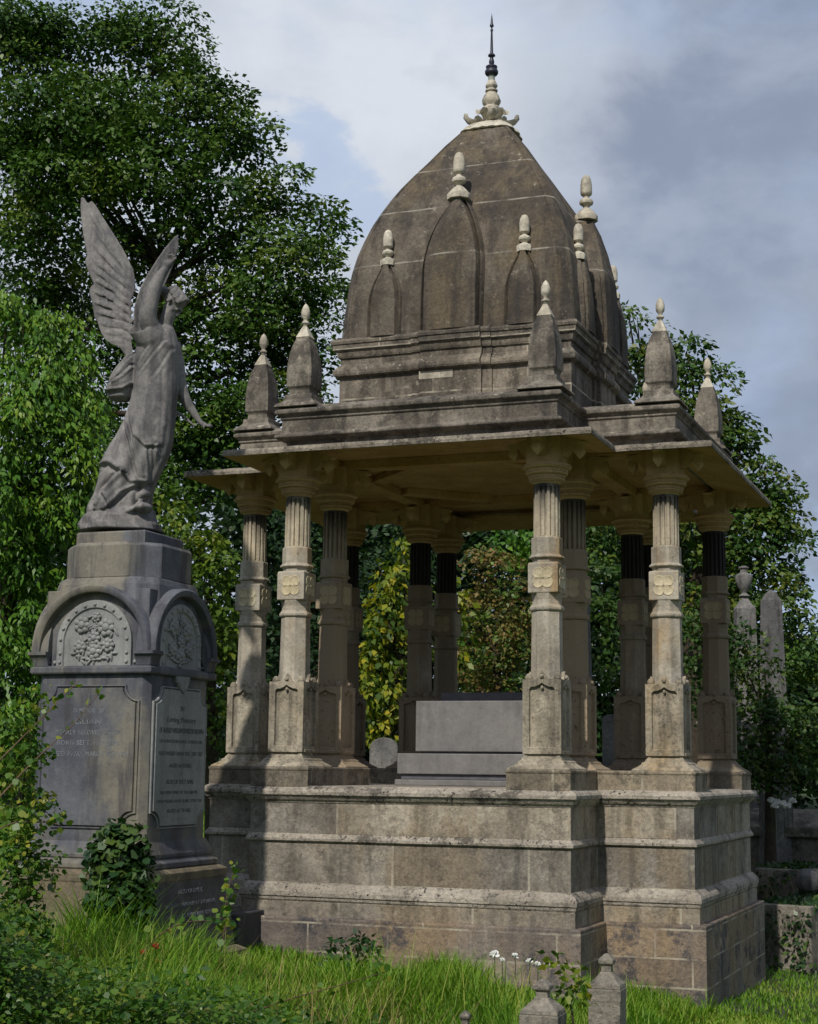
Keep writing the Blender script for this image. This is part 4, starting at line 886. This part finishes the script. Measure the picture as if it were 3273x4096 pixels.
# ivy-clad stump
T5 = [(845, 1185, 24, 34), (830, 1235, 34, 40), (815, 1290, 42, 42), (805, 1345, 40, 42), (800, 1400, 42, 42), (800, 1455, 44, 42), (808, 1505, 38, 38), (812, 1545, 28, 24), (880, 1330, 26, 110, .2), (960, 1300, 22, 90, .3)]
tree('ivy_clad_stump', 'trunk smothered in yellowing ivy seen between the columns above a headstone', 'ivy', pxblobs(T5, 18.6), plane(1600, 3080, 19)[:2], 420, .085, MS['ivy_leaf'], None, .13, dict(tuft=.16, per=9, flat=1., droop=.6, shell=.35, up=.2), True, 0)
T6 = [(1010, 1190, 40, 40), (1040, 1230, 60, 50), (1000, 1290, 50, 60), (1080, 1290, 50, 60), (1040, 1350, 70, 50), (1000, 1410, 60, 50), (1090, 1400, 50, 60), (1040, 1460, 70, 50), (1110, 1340, 50, 80)]
tree('hawthorn', 'brownish thorn tree with turning leaves seen through the pavilion', 'tree', pxblobs(T6, 20), plane(1990, 3100, 20)[:2], 420, .06, MS['brown_leaf'], 'trees around the cemetery', .1, dict(tuft=.25, per=12, shell=.7), True, 3)
T6b = [(1080, 1140, 40, 34), (1120, 1170, 40, 40), (1060, 1180, 30, 24), (990, 1330, 26, 30), (985, 1440, 30, 30), (1040, 1440, 40, 30)]
tree('elder_shrub', 'vivid green shrub top just under the pavilion ceiling', 'shrub', pxblobs(T6b, 20.6), plane(2060, 3100, 21)[:2], 260, .09, MS['bright_leaf'], 'shrubs behind the graves', .07, dict(tuft=.25, per=12), True, 0)
T7 = [(1265, 1230, 45, 45), (1275, 1310, 48, 60), (1255, 1390, 50, 60), (1280, 1470, 46, 60), (1340, 1300, 50, 70), (1350, 1420, 50, 80), (1440, 1350, 50, 60), (1450, 1450, 50, 70)]
tree('privet_bush', 'tall mid green bush between the right hand columns', 'shrub', pxblobs(T7, 18.5), plane(2500, 3100, 18.5)[:2], 600, .06, MS['mid_leaf'], 'shrubs behind the graves', .08, dict(tuft=.2, per=12, shell=.5), True, 0)
T8 = [(1325, 670, 20, 24), (1352, 725, 34, 36), (1340, 780, 30, 50), (1400, 740, 34, 36), (1450, 760, 34, 34), (1495, 800, 30, 36), (1425, 820, 50, 50), (1500, 870, 48, 45), (1550, 900, 34, 40), (1450, 900, 60, 60), (1560, 960, 48, 45), (1600, 1010, 38, 36), (1640, 1030, 32, 32), (1500, 980, 60, 60), (1570, 1060, 60, 50), (1650, 1100, 44, 40), (1600, 1130, 60, 50), (1670, 1160, 32, 40), (1520, 1150, 60, 60), (1450, 1080, 60, 70), (1580, 1210, 60, 50), (1655, 1220, 44, 40), (1500, 1260, 60, 60), (1560, 1300, 60, 40), (1640, 1290, 40, 36), (1300, 1120, 60, 60, .5), (1390, 1180, 60, 70, .5), (1230, 1150, 50, 50, .5), (1690, 1340, 34, 26), (1700, 1420, 40, 30), (1660, 1400, 50, 30)]
tree('maple_tree', 'large leafy tree on the right, rising behind the pavilion roof', 'tree', pxblobs(T8, 24), plane(2750, 3050, 25)[:2], 560, .085, MS['right_leaf'], 'trees around the cemetery', .3, dict(tuft=.40, flat=.6, shell=.6, up=.5, droop=.2), True, 2)
T9 = [(1560, 1380, 40, 44), (1600, 1430, 55, 50), (1650, 1500, 60, 45), (1700, 1540, 50, 50), (1590, 1510, 60, 55), (1560, 1590, 50, 55), (1640, 1590, 70, 60), (1700, 1630, 60, 50), (1600, 1650, 60, 40), (1530, 1450, 26, 80, .6), (1540, 1330, 24, 34), (1750, 1580, 50, 60)]
tree('rose_thicket', 'rambling thicket with brownish sprays at the right edge in front of the obelisk', 'shrub', pxblobs(T9, 16.6), plane(3080, 3250, 16.8)[:2], 650, .055, MS['mid_leaf'], 'shrubs behind the graves', .07, dict(tuft=.2, per=12, shell=.6, tvar=.35), True, 1)
# far woodland closing the view
Cb = []
for i in range(60):
    x = -300+i*62; dd = RNG.uniform(36, 46); top = 1700+250*math.sin(i*.7)+(700 if x > 2800 else 0)
    for y in np.linspace(3000, max(top, 1650) if x < 2900 else 2750, 4):
        if x < 650 or (900 < x < 3300): Cb.append((plane(x+RNG.uniform(-30, 30), y, dd), (1.3, 1.2, 1.5)))
for t in np.linspace(0, 2*PI, 64)[:-1]:
    if RNG.random() < .0: continue
    ang = math.atan2(HD[1], HD[0])-t
    if abs((t+PI) % (2*PI)-PI) < .36: continue
    for zz in (1.6, 4.0, 6.4): Cb.append((np.array([CAM[0]+44*math.cos(ang)+RNG.normal(), CAM[1]+44*math.sin(ang)+RNG.normal(), zz+RNG.normal()*.5]), (2.6, 2.6, 1.9)))
Cb = [(c, r) for c, r in Cb if c[2] < 8.5]
C_, A_, N_, T_ = blob_leaves(Cb, 30, .2, tuft=.8, per=16, shell=.8)
wd_ = leafmesh('woodland', C_, A_, N_, .2*RNG.uniform(.7, 1.4, len(C_)), T_, MS['dark_leaf']); tag(wd_, 'dark woodland mass far behind the cemetery', 'woodland', None, 'stuff')
# ------------------------------------------------------------------ other memorials
def lathe_thing(name, label, cat, px, py_top, dist, parts, scale, group=None):
    top = plane(px, py_top, dist); b = (top[0], top[1], gzf(top[0], top[1])); root = empty(name, b, .36); tag(root, label, cat, group); H = top[2]-b[2]
    return root, H, b
s18 = 18/FOC
root, H, b = lathe_thing('urn_monument', 'grey pedestal topped by a lidded stone urn, right of the pavilion', 'monument', 2975, 2263, 18, None, 1)
m = MB(); U = H
m.lathe([(r_*.68, U-(U-z_)*.85) for r_, z_ in [(.0, U), (.04, U-.005), (.085, U-.02), (.085, U-.035), (.06, U-.045), (.06, U-.09), (.075, U-.1), (.13, U-.125), (.14, U-.15), (.125, U-.22), (.09, U-.30), (.045, U-.335), (.04, U-.36), (.07, U-.38), (.10, U-.40), (.05, U-.41)][::-1]], 24); m.build('urn', MS['grey_stone'], root, 40)
m = MB(); m.square([(.4, -.3), (.4, .3), (.26, .35), (.24, 1.0), (.13, 1.1), (.105, U-.50), (.108, U-.48), (.10, U-.47), (.06, U-.41), (.035, U-.36), (.03, U-.33)]); m.build('pedestal', MS['grey_stone'], root, None, .01)
def obelisk(label, px, pyt, dist, w0, w1, rz, grp='obelisks among the graves'):
    top = plane(px, pyt, dist); b = (top[0], top[1], gzf(top[0], top[1])); root = empty('obelisk', b, rz); tag(root, label, 'obelisk', grp); H = top[2]-b[2]
    MB().square([(w1, .5), (w0, H-w0*1.5), (w0*.97, H-w0*1.5), (w0*.55, H-w0*.55), (.0, H)]).build('shaft', MS['grey_stone'], root, None, .006)
    MB().square([(w1*1.9, -.3), (w1*1.9, .2), (w1*1.5, .22), (w1*1.4, .5), (w1*1.1, .52)]).build('base', MS['grey_stone'], root, None, .01)
obelisk('pale obelisk rising from the thicket at the far right', 3084, 2358, 17.3, .078, .14, .36+.5)
obelisk('slim grey obelisk half hidden behind the inner right column', 2330, 2330, 18, .06, .13, .0)
def headstone(name, label, px0, px1, pyt, pyb, dist, rise=.35, mat='grey_stone', rz=.2, thick=.1):
    a = plane(px0, pyb, dist); c = plane(px1, pyb, dist); t_ = plane((px0+px1)/2, pyt, dist); wdt = np.linalg.norm(c-a); cx_ = (a+c)/2; g0 = gzf(cx_[0], cx_[1])
    root = empty(name, (cx_[0], cx_[1], g0), rz); tag(root, label, 'headstone', 'headstones around the pavilion'); H = t_[2]-g0; sh = H-wdt*rise
    pr = [(-wdt/2, -.2), (wdt/2, -.2), (wdt/2, sh)]+[(wdt/2*math.cos(t), sh+wdt*rise*math.sin(t)) for t in np.linspace(.2, PI-.2, 12)]+[(-wdt/2, sh)]
    MB().loft([[(x, y, z) for x, z in pr] for y in (thick/2, -thick/2)]).build('slab', MS[mat], root, None, .006)
    MB().box(-wdt/2-.06, wdt/2+.06, -.14, .14, -.2, .12).build('base', MS[mat], root, None, .008)
headstone('headstone', 'round-topped grey headstone under the ivy, seen between the left columns', 1478, 1592, 2950, 3200, 17.8, .4)
headstone('headstone', 'dark grey headstone behind the right inner column pedestals', 2412, 2500, 2858, 3200, 17.2, .3)
# coped tomb at the right
t0 = plane(3200, 3330, 17.5); tz = gzf(t0[0], t0[1]); rt = empty('coped_tomb', (t0[0]+.35, t0[1], tz), -.12); tag(rt, 'low grey chest tomb with coped lid, half hidden by dry grass at the right edge', 'tomb')
m = MB(); hh = plane(3110, 3235, 17.5)[2]-tz
m.box(-.85, .95, -.35, .35, -.3, hh-.28); m.build('chest', MS['old_stone'], rt, None, .01)
m = MB(); m.loft([[(x, -.42, hh-.28), (x, .42, hh-.28), (x, .42, hh-.18), (x, 0, hh), (x, -.42, hh-.18)] for x in (-.9, 1.0)]); m.build('lid', MS['old_stone'], rt, None, .012)
# kerbed grave plots at the right
def kerb(label, x0, x1, pyt, dist, h, dep, rz):
    a = plane(x0, pyt, dist); b_ = plane(x1, pyt, dist); L_ = np.linalg.norm(b_-a); g0 = gzf(a[0], a[1]); root = empty('grave_kerb', (a[0], a[1], a[2]-h), rz); tag(root, label, 'kerb', 'kerbed plots at the right edge')
    m = MB(); m.box(0, L_, -.06, .06, -.5, h); m.box(L_-.12, L_, .061, dep, -.5, h-.003); m.box(0, L_-.121, .061, dep, -.5, h-.1); m.build('kerbstone', MS['old_stone'], root, None, .012)
    C_ = np.array([[RNG.uniform(0, L_), RNG.uniform(-.13, dep), 0] for _ in range(5200)]); C_[:, 2] = np.where(C_[:, 1] < 0, RNG.uniform(-.4, h-.05, 5200), h-.08+RNG.random(5200)*.1)
    ca, sa = math.cos(rz), math.sin(rz)
    leafmesh('ivy', C_, RNG.normal(size=C_.shape), RNG.normal(size=C_.shape)*.6+np.array([0, -.5, .6]), .05*RNG.uniform(.6, 1.3, len(C_)), RNG.normal(.4, .3, len(C_)), MS['ivy_dark'], root)
kerb('near grave kerb overgrown with ivy just right of the pavilion', 3035, 3262, 3612, 15.2, .35, 1.4, -.25)
kerb('upper grave kerb with pale edge stones and rough grass', 3030, 3330, 3470, 16.6, .25, 1.0, -.3)
a = plane(3245, 3560, 15.8); ob = MB(); ob.lathe([(.12, 0), (.15, .06), (.14, .14), (.09, .19), (.0, .2)], 9, fl=lambda a_, z: 1+.12*math.sin(3*a_)); ob = ob.build('loose_stone', MS['grey_stone'], None, 60, .01, loc=(a[0], a[1], a[2])); tag(ob, 'rounded pale loose stone above the near kerb at the right edge', 'stone')
# kerb posts in the foreground
def post(label, px, pyt, dist, w, h, rz):
    t_ = plane(px, pyt, dist); root = empty('grave_post', (t_[0], t_[1], t_[2]-h), rz); tag(root, label, 'grave post', 'carved grave corner posts in the grass')
    m = MB(); m.square([(w*1.0, -.3), (w*.98, h*.52), (w*1.02, h*.55), (w*1.02, h*.66)]); m.square([(w*1.0, h*.66), (w*.95, h*.70), (w*.42, h*.80), (w*.36, h*.82)])
    m.build('shaft', MS['old_stone'], root, None, .006)
    m = MB(); m.square([(w*.33, h*.815), (w*.30, h*.88), (w*.46, h*.90), (w*.46, h*.94), (w*.16, h*.99), (0, h)]); m.build('cap', MS['old_stone'], root, None, .005)
post('weathered stone corner post with stepped cap, middle of the three in the grass', 2172, 3915, 8.7, .100, .50, .05)
post('weathered stone corner post nearest the pavilion, ivy at its side', 2428, 3812, 9.6, .093, .56, .05)
post('weathered stone corner post, lowest and leftmost, only its cap showing', 1862, 4041, 8.2, .055, .36, .1)
a = plane(1018, 3640, 12.3); kb = MB().box(-.06, .05, -.35, .2, -.3, 0).build('kerb_stub', MS['marble_dark'], None, None, .01, loc=(a[0]-.0, a[1], a[2])); tag(kb, 'small dark kerbstone in weeds between pedestal and pavilion', 'kerb')
# ------------------------------------------------------------------ grass
def keepout(x, y):
    k1 = ((np.abs(x) < P0+.1) & (np.abs(y) < Q0+.1)) | ((np.abs(x) < Q0+.1) & (np.abs(y) < P0+.1))
    k2 = (np.abs(x-MX) < .72) & (np.abs(y-MY) < .72)
    return k1 | k2
def grass(name, n_, xr, yr, hfun, label, wid=.011, lean=.35, tmean=.4, mat='grass'):
    x = RNG.uniform(*xr, n_); y = RNG.uniform(*yr, n_); k_ = ~keepout(x, y)
    rel = np.stack([x-CAM[0], y-CAM[1]], 1); fwd = rel@HD[:2]; latx = rel@RR[:2]
    k_ &= (fwd > 5.5) & (np.abs(latx)/np.maximum(fwd, .1) < .46)
    x, y = x[k_], y[k_]; h = hfun(x, y)*RNG.uniform(.5, 1.3, len(x)); ok = h > .01; x, y, h = x[ok], y[ok], h[ok]
    cl_ = np.sin(x*3.1+1)*np.sin(y*2.7)+np.sin(x*7.3)*np.sin(y*6.1+2)*.5
    C_ = np.stack([x, y, gz(x, y)-.01], 1); az = RNG.uniform(0, 2*PI, len(x))
    A_ = np.stack([np.cos(az)*lean*RNG.random(len(x))*1.6, np.sin(az)*lean*RNG.random(len(x))*1.6, np.ones(len(x))], 1)
    N_ = np.stack([np.cos(az), np.sin(az), np.zeros(len(x))], 1)
    o = leafmesh(name, C_, A_, N_, h, RNG.normal(tmean, .2, len(x))+.2*cl_, MS[mat], None, BLADE, wid/h)
    tag(o, label, 'grass', None, 'stuff'); return o
def hmead(x, y):
    b_ = .15+.07*np.sin(x*2.3)*np.sin(y*1.9+1)+.06*np.sin(x*5.1+y*3)+.04*np.sin(x*11+y*7)
    b_ = np.where(x > 1.75+(y+6)*.08, .055, b_)
    b_ = np.where((x > 1.9) & (y > -1.5), .05, b_)
    b_ = np.where((x < .2) & (y > -3.4), np.minimum(b_, .09), b_)
    return b_
grass('grass', 330000, (-5.5, 6.5), (-8.6, -1.2), hmead, 'long bright green grass in front of the pavilion')
grass('tall_weeds_grass', 75000, (-4.2, .6), (-9, -3.2), lambda x, y: (.27+.14*np.sin(x*3+y*2)+.06*np.sin(x*9))*(1+.35*(x < -1)), 'tall mixed grass growing through the brambles', .009, .5, .45)
grass('lawn_grass', 60000, (1.8, 7.5), (-3.5, 9), lambda x, y: np.full_like(x, .06), 'short lawn grass right of the pavilion', .012)
grass('rough_grass', 110000, (-16, 16), (-1, 26), lambda x, y: np.where((x > 1.7) & (y < 7), 0., np.where(y < 2.2, .16, .28)), 'rough grass among the graves behind the pavilion', .02)
# tall dry stalks
def stalks(name, label, n_, cx, cy, sx, sy, h, mat='straw', grp=None, lean=.35, wid=.006):
    x = RNG.normal(cx, sx, n_); y = RNG.normal(cy, sy, n_); k_ = ~keepout(x, y); x, y = x[k_], y[k_]; az = RNG.uniform(0, 2*PI, len(x))
    C_ = np.stack([x, y, gz(x, y)], 1); A_ = np.stack([np.cos(az)*lean*RNG.random(len(x)), np.sin(az)*lean*RNG.random(len(x)), np.ones(len(x))], 1)
    hh_ = h*RNG.uniform(.6, 1.1, len(x))
    base = np.array([cx, cy, gzf(cx, cy)])
    o = leafmesh(name, C_, A_, np.stack([np.cos(az), np.sin(az), 0*az], 1), hh_, RNG.random(len(x)), MS[mat], None, BLADE, wid/hh_, base); o.location = base
    tag(o, label, 'grass', grp, 'stuff'); return o
p_ = plane(1990, 3800, 10.2); stalks('tall_grass', 'tall thin grass stems against the pavilion footing', 120, p_[0], p_[1], .35, .12, .5, 'grass')
p_ = plane(2400, 3750, 10.0); stalks('tall_grass', 'tall thin grass stems beside the corner post', 40, p_[0], p_[1], .08, .1, .5, 'grass')
p_ = plane(3150, 3500, 16.0); stalks('dry_stalks', 'pale dry stalks leaning before the coped tomb', 60, p_[0], p_[1], .4, .2, .95, 'straw')
p_ = plane(450, 3900, 9.2); stalks('dry_stalks', 'thin dry seeding stems among the left foreground weeds', 500, p_[0], p_[1], .7, .5, .45, 'straw', None, .6, .004)
p_ = plane(1500, 3950, 9.6); stalks('dry_stalks', 'scattered dry stems in the foreground meadow', 420, p_[0], p_[1], .9, .6, .33, 'straw', None, .7, .004)
# ------------------------------------------------------------------ brambles and ivy on the left
def weeds(name, label, mat, tpl, wid, n_, smul):
    # ground cover: each plant is a short stem with leaves; height falls from the left edge to the lawn
    px = RNG.uniform(-150, 1500, n_); d = RNG.uniform(7.3, 10.6, n_)
    prof = np.interp(px, [-150, 0, 120, 250, 420, 600, 800, 1000, 1200, 1500], [3480, 3560, 3650, 3740, 3760, 3830, 3860, 3900, 4000, 4150])
    Cs, As, Ns, Ts, Ss = [], [], [], [], []
    for i in range(n_):
        g0 = plane(px[i], 3600, d[i]); g_ = gzf(g0[0], g0[1]); top = plane(px[i], prof[i]+(RNG.random()**.5)*380, d[i])[2]
        if px[i] > 1000 and RNG.random() < (px[i]-1000)/600: continue
        if math.sin(g0[0]*5.3+1)*math.sin(g0[1]*4.1)+.5*math.sin(g0[0]*13+g0[1]*9) < RNG.uniform(-1.1, .5) and px[i] > 60: continue
        if keepout(np.array(g0[0]), np.array(g0[1])): continue
        H = top-g_
        if H < .04: H = RNG.uniform(.04, .12)
        k_ = int(7+H*26)
        t = RNG.random(k_)**.6; lx = RNG.normal(0, .05, 2)
        P_ = np.stack([g0[0]+lx[0]*t+RNG.normal(0, .045, k_), g0[1]+lx[1]*t+RNG.normal(0, .045, k_), g_+H*t], 1)
        Cs.append(P_); a = RNG.normal(size=(k_, 3)); a[:, 2] = a[:, 2]*.4-.1; As.append(a); n = RNG.normal(size=(k_, 3))*.5; n[:, 2] += .8; n -= HD*.35; Ns.append(n)
        sp__ = RNG.random(); Ts.append(RNG.normal(RNG.uniform(0, .7)**1.2, .15, k_)); Ss.append(RNG.uniform(.012, .026, k_) if sp__ < .45 else (RNG.uniform(.02, .04, k_) if sp__ < .9 else RNG.uniform(.03, .055, k_)))
    o = leafmesh(name, np.concatenate(Cs), np.concatenate(As), np.concatenate(Ns), np.concatenate(Ss)*smul, np.concatenate(Ts), MS[mat], None, tpl, wid)
    tag(o, label, 'weeds', None, 'stuff')
weeds('bramble_cover', 'low tangled bramble and ivy leaves in the left foreground', 'bramble_leaf', OVAL, 1.3, 4500, 1.)
weeds('nettle_cover', 'narrow leaved nettles and weeds mixed through the left foreground', 'weed_leaf', KITE*np.array([.8, 1, 1]), 1., 6500, 1.25)
def spray(name, label, pts, n_, size, mat='bramble_leaf', spread=.05, group='bramble and ivy sprays round the pedestal', stem=.004, tm=.5):
    P_ = [plane(x, y, d) for x, y, d in pts]; b = P_[0]; root = empty(name, tuple(b)); tag(root, label, 'bramble', group)
    out = []
    for i in range(len(P_)-1):
        p0, p1, p2, p3 = [P_[max(0, min(len(P_)-1, j))] for j in (i-1, i, i+1, i+2)]
        for t in np.linspace(0, 1, 7)[:-1]: out.append(.5*((2*p1)+(-p0+p2)*t+(2*p0-5*p1+4*p2-p3)*t*t+(-p0+3*p1-3*p2+p3)*t**3))
    out.append(P_[-1]); out = np.array(out)
    MB().tube(out-b, np.linspace(stem, stem*.35, len(out)), 6).build('stem', MS['twig'], root, 60)
    idx = RNG.uniform(.08, 1, n_)*(len(out)-1); i0 = np.clip(idx.astype(int), 0, len(out)-2); fr = (idx-i0)[:, None]; C_ = out[i0]*(1-fr)+out[i0+1]*fr
    tg = norm(out[i0+1]-out[i0]); a = norm(RNG.normal(size=(n_, 3)))+tg*.5; C_ = C_+a*spread*RNG.random((n_, 1))
    nn = RNG.normal(size=(n_, 3))*.5-HD*.4; nn[:, 2] += .6
    leafmesh('leaves', C_, a, nn, size*RNG.uniform(.6, 1.3, n_), RNG.normal(tm, .25, n_), MS[mat], root, OVAL, 1.5, b)
spray('bramble_spray', 'thin bramble shoot with red stem arching across the inscription', [(-40, 3230, 8.6), (100, 3080, 8.7), (200, 2985, 8.8), (300, 2890, 8.9), (375, 2800, 9.0), (400, 2775, 9.0)], 20, .036, spread=.03)
spray('bramble_spray', 'upper bramble shoot reaching the top of the carved shaft panel', [(-40, 3080, 8.6), (80, 2960, 8.7), (180, 2860, 8.8), (255, 2780, 8.9), (320, 2722, 9.0)], 20, .036, spread=.035)
spray('bramble_spray', 'leafy shoot curving below the shaft panel at the left', [(-30, 3330, 8.5), (60, 3290, 8.6), (140, 3290, 8.7), (200, 3290, 8.8), (240, 3300, 8.8)], 34, .036, spread=.06)
spray('bramble_spray', 'upright dark stem rising before the ochre base block', [(195, 3900, 9.2), (185, 3750, 9.2), (172, 3600, 9.25), (160, 3480, 9.3)], 26, .045, 'ivy_dark', .07)
spray('bramble_spray', 'pale leaved shoot climbing beside the dark inscribed slab', [(880, 3850, 9.9), (900, 3700, 9.9), (905, 3600, 9.9), (925, 3520, 9.9), (935, 3480, 9.9)], 50, .042, spread=.06, tm=.6)
spray('bramble_spray', 'bramble runner trailing low in front of the dark slab', [(560, 3830, 9.4), (640, 3740, 9.4), (740, 3690, 9.4), (860, 3680, 9.4), (910, 3660, 9.4)], 44, .04, spread=.06, tm=.4)
spray('bramble_spray', 'long bramble runner crossing the grass at the bottom', [(900, 4090, 8.4), (1150, 4000, 8.6), (1400, 3930, 8.8), (1560, 3880, 9.0)], 34, .034, spread=.05)
spray('bramble_spray', 'short leafy shoot over the left foot of the pedestal', [(40, 3800, 9.0), (90, 3620, 9.0), (130, 3480, 9.0), (150, 3400, 9.0)], 60, .036, spread=.09)
# leafy bush at the left edge
LB = [(25, 1560, 28, 40), (55, 1520, 24, 34), (80, 1480, 14, 20), (20, 1640, 40, 40), (60, 1610, 30, 34), (40, 1720, 50, 44), (90, 1700, 26, 30), (30, 1800, 48, 44), (80, 1840, 34, 40), (20, 1900, 50, 44), (70, 1930, 44, 40)]
bl_ = pxblobs(LB, 8.9, .9); bb = plane(40, 3600, 9.0)
tree('bramble_bush', 'leafy green bush at the left edge beside the pedestal', 'bush', bl_, bb[:2], 1700, .034, MS['bramble_leaf'], 'bramble and ivy round the pedestal', .018, dict(tuft=.09, per=8, flat=.9, shell=.7, up=.5), True, 1, OVAL*np.array([1.2, 1, 1]))
# ivy clump climbing the pedestal corner
IV = [(248, 1800, 30, 28), (250, 1850, 50, 40), (245, 1905, 62, 46), (244, 1755, 14, 18), (232, 1795, 34, 30), (268, 1790, 30, 34), (240, 1850, 44, 34), (285, 1850, 28, 34), (225, 1910, 44, 30), (275, 1920, 40, 34), (250, 1970, 44, 24)]
ib = pxblobs(IV, 10.64, .5)
tree('ivy_clump', 'dark ivy clump climbing the near corner of the memorial pedestal', 'ivy', ib, plane(480, 3800, 10.7)[:2], 2600, .05, MS['ivy_dark'], 'bramble and ivy round the pedestal', .015, dict(tuft=.1, per=8, flat=1., shell=.6, droop=.3, up=.4), True, 1, OVAL*np.array([1.7, 1, 1]))
MD = [(745, 2000, 34, 24), (775, 2010, 30, 22), (715, 2020, 26, 16)]
tree('ivy_mound', 'low ivy-covered mound in the grass against the pavilion footing', 'ivy', pxblobs(MD, 11.3, .6), plane(1420, 3900, 11.2)[:2], 900, .05, MS['ivy_dark'], None, .01, dict(tuft=.1, per=8, shell=.6), True, 0)
PI2 = [(1170, 2020, 26, 22), (1195, 2060, 24, 26), (1210, 2100, 30, 26)]
tree('post_ivy', 'yellow-green ivy tuft between the two corner posts', 'ivy', pxblobs(PI2, 9.1, .6), plane(2300, 4050, 9.1)[:2], 700, .045, MS['yellow_leaf'], None, .008, dict(tuft=.09, per=8, shell=.7), True, 0)
# flowers
def flower(name, label, px, py, dist, r, mat, grp, stemh=.12):
    c = plane(px, py, dist); root = empty(name, (c[0], c[1], c[2]-stemh)); tag(root, label, 'flower', grp)
    m = MB(); rq = random.Random(int(px*7+py))
    for i in range(13):
        a = i*2.4; el = rq.uniform(-.3, 1.2); rm = Matrix.Rotation(a, 3, 'Z') @ Matrix.Rotation(-el, 3, 'Y') @ Matrix.Rotation(rq.uniform(.5, 1.3), 3, 'X'); v = rm @ Vector((r*.55, 0, 0)); m.ball((v[0], v[1], stemh+v[2]), (r*.5, r*.42, r*.12), 8, 5, rm)
    m.ball((0, 0, stemh), r*.45, 8, 6); m.build('bloom', MS[mat], root, 60)
    MB().tube([(0, 0, -.02), (.004, 0, stemh*.5), (0, 0, stemh)], [.003, .003, .002], 5).build('stem', MS['mid_leaf'], root)
for i, (x, y, r, l) in enumerate([(622, 3788, .024, 'red bloom highest of three beside the dark slab'), (570, 3812, .02, 'red bloom leftmost of three beside the ivy'), (632, 3852, .022, 'red bloom lowest of three beside the dark slab')]): flower('red_flower', l, x, y, 9.45, r, 'red', 'red blooms before the memorial pedestal')
for i, (x, y, r, l) in enumerate([(1978, 3822, .048, 'largest white bloom against the pavilion footing'), (2008, 3842, .03, 'white bloom just right of the largest one'), (2060, 3826, .034, 'white bloom second group from the left'), (2118, 3848, .034, 'white bloom in the middle of the drooping row'), (2150, 3858, .03, 'white bloom next to last in the drooping row'), (2322, 3930, .022, 'small white bloom alone beside the corner post')]): flower('white_flower', l, x, y, 10.9, r*.75, 'white', 'white blooms along the pavilion footing', .12)
for i, (x, y) in enumerate([(3085, 3205), (3110, 3212), (3135, 3218), (3098, 3225), (3150, 3225), (3170, 3205)]): flower('white_flower', 'white blossom in the cluster above the coped tomb', x, y, 16.4, .045, 'white', 'white blossoms above the coped tomb', .3)
print('LEAVES', LEAFN)
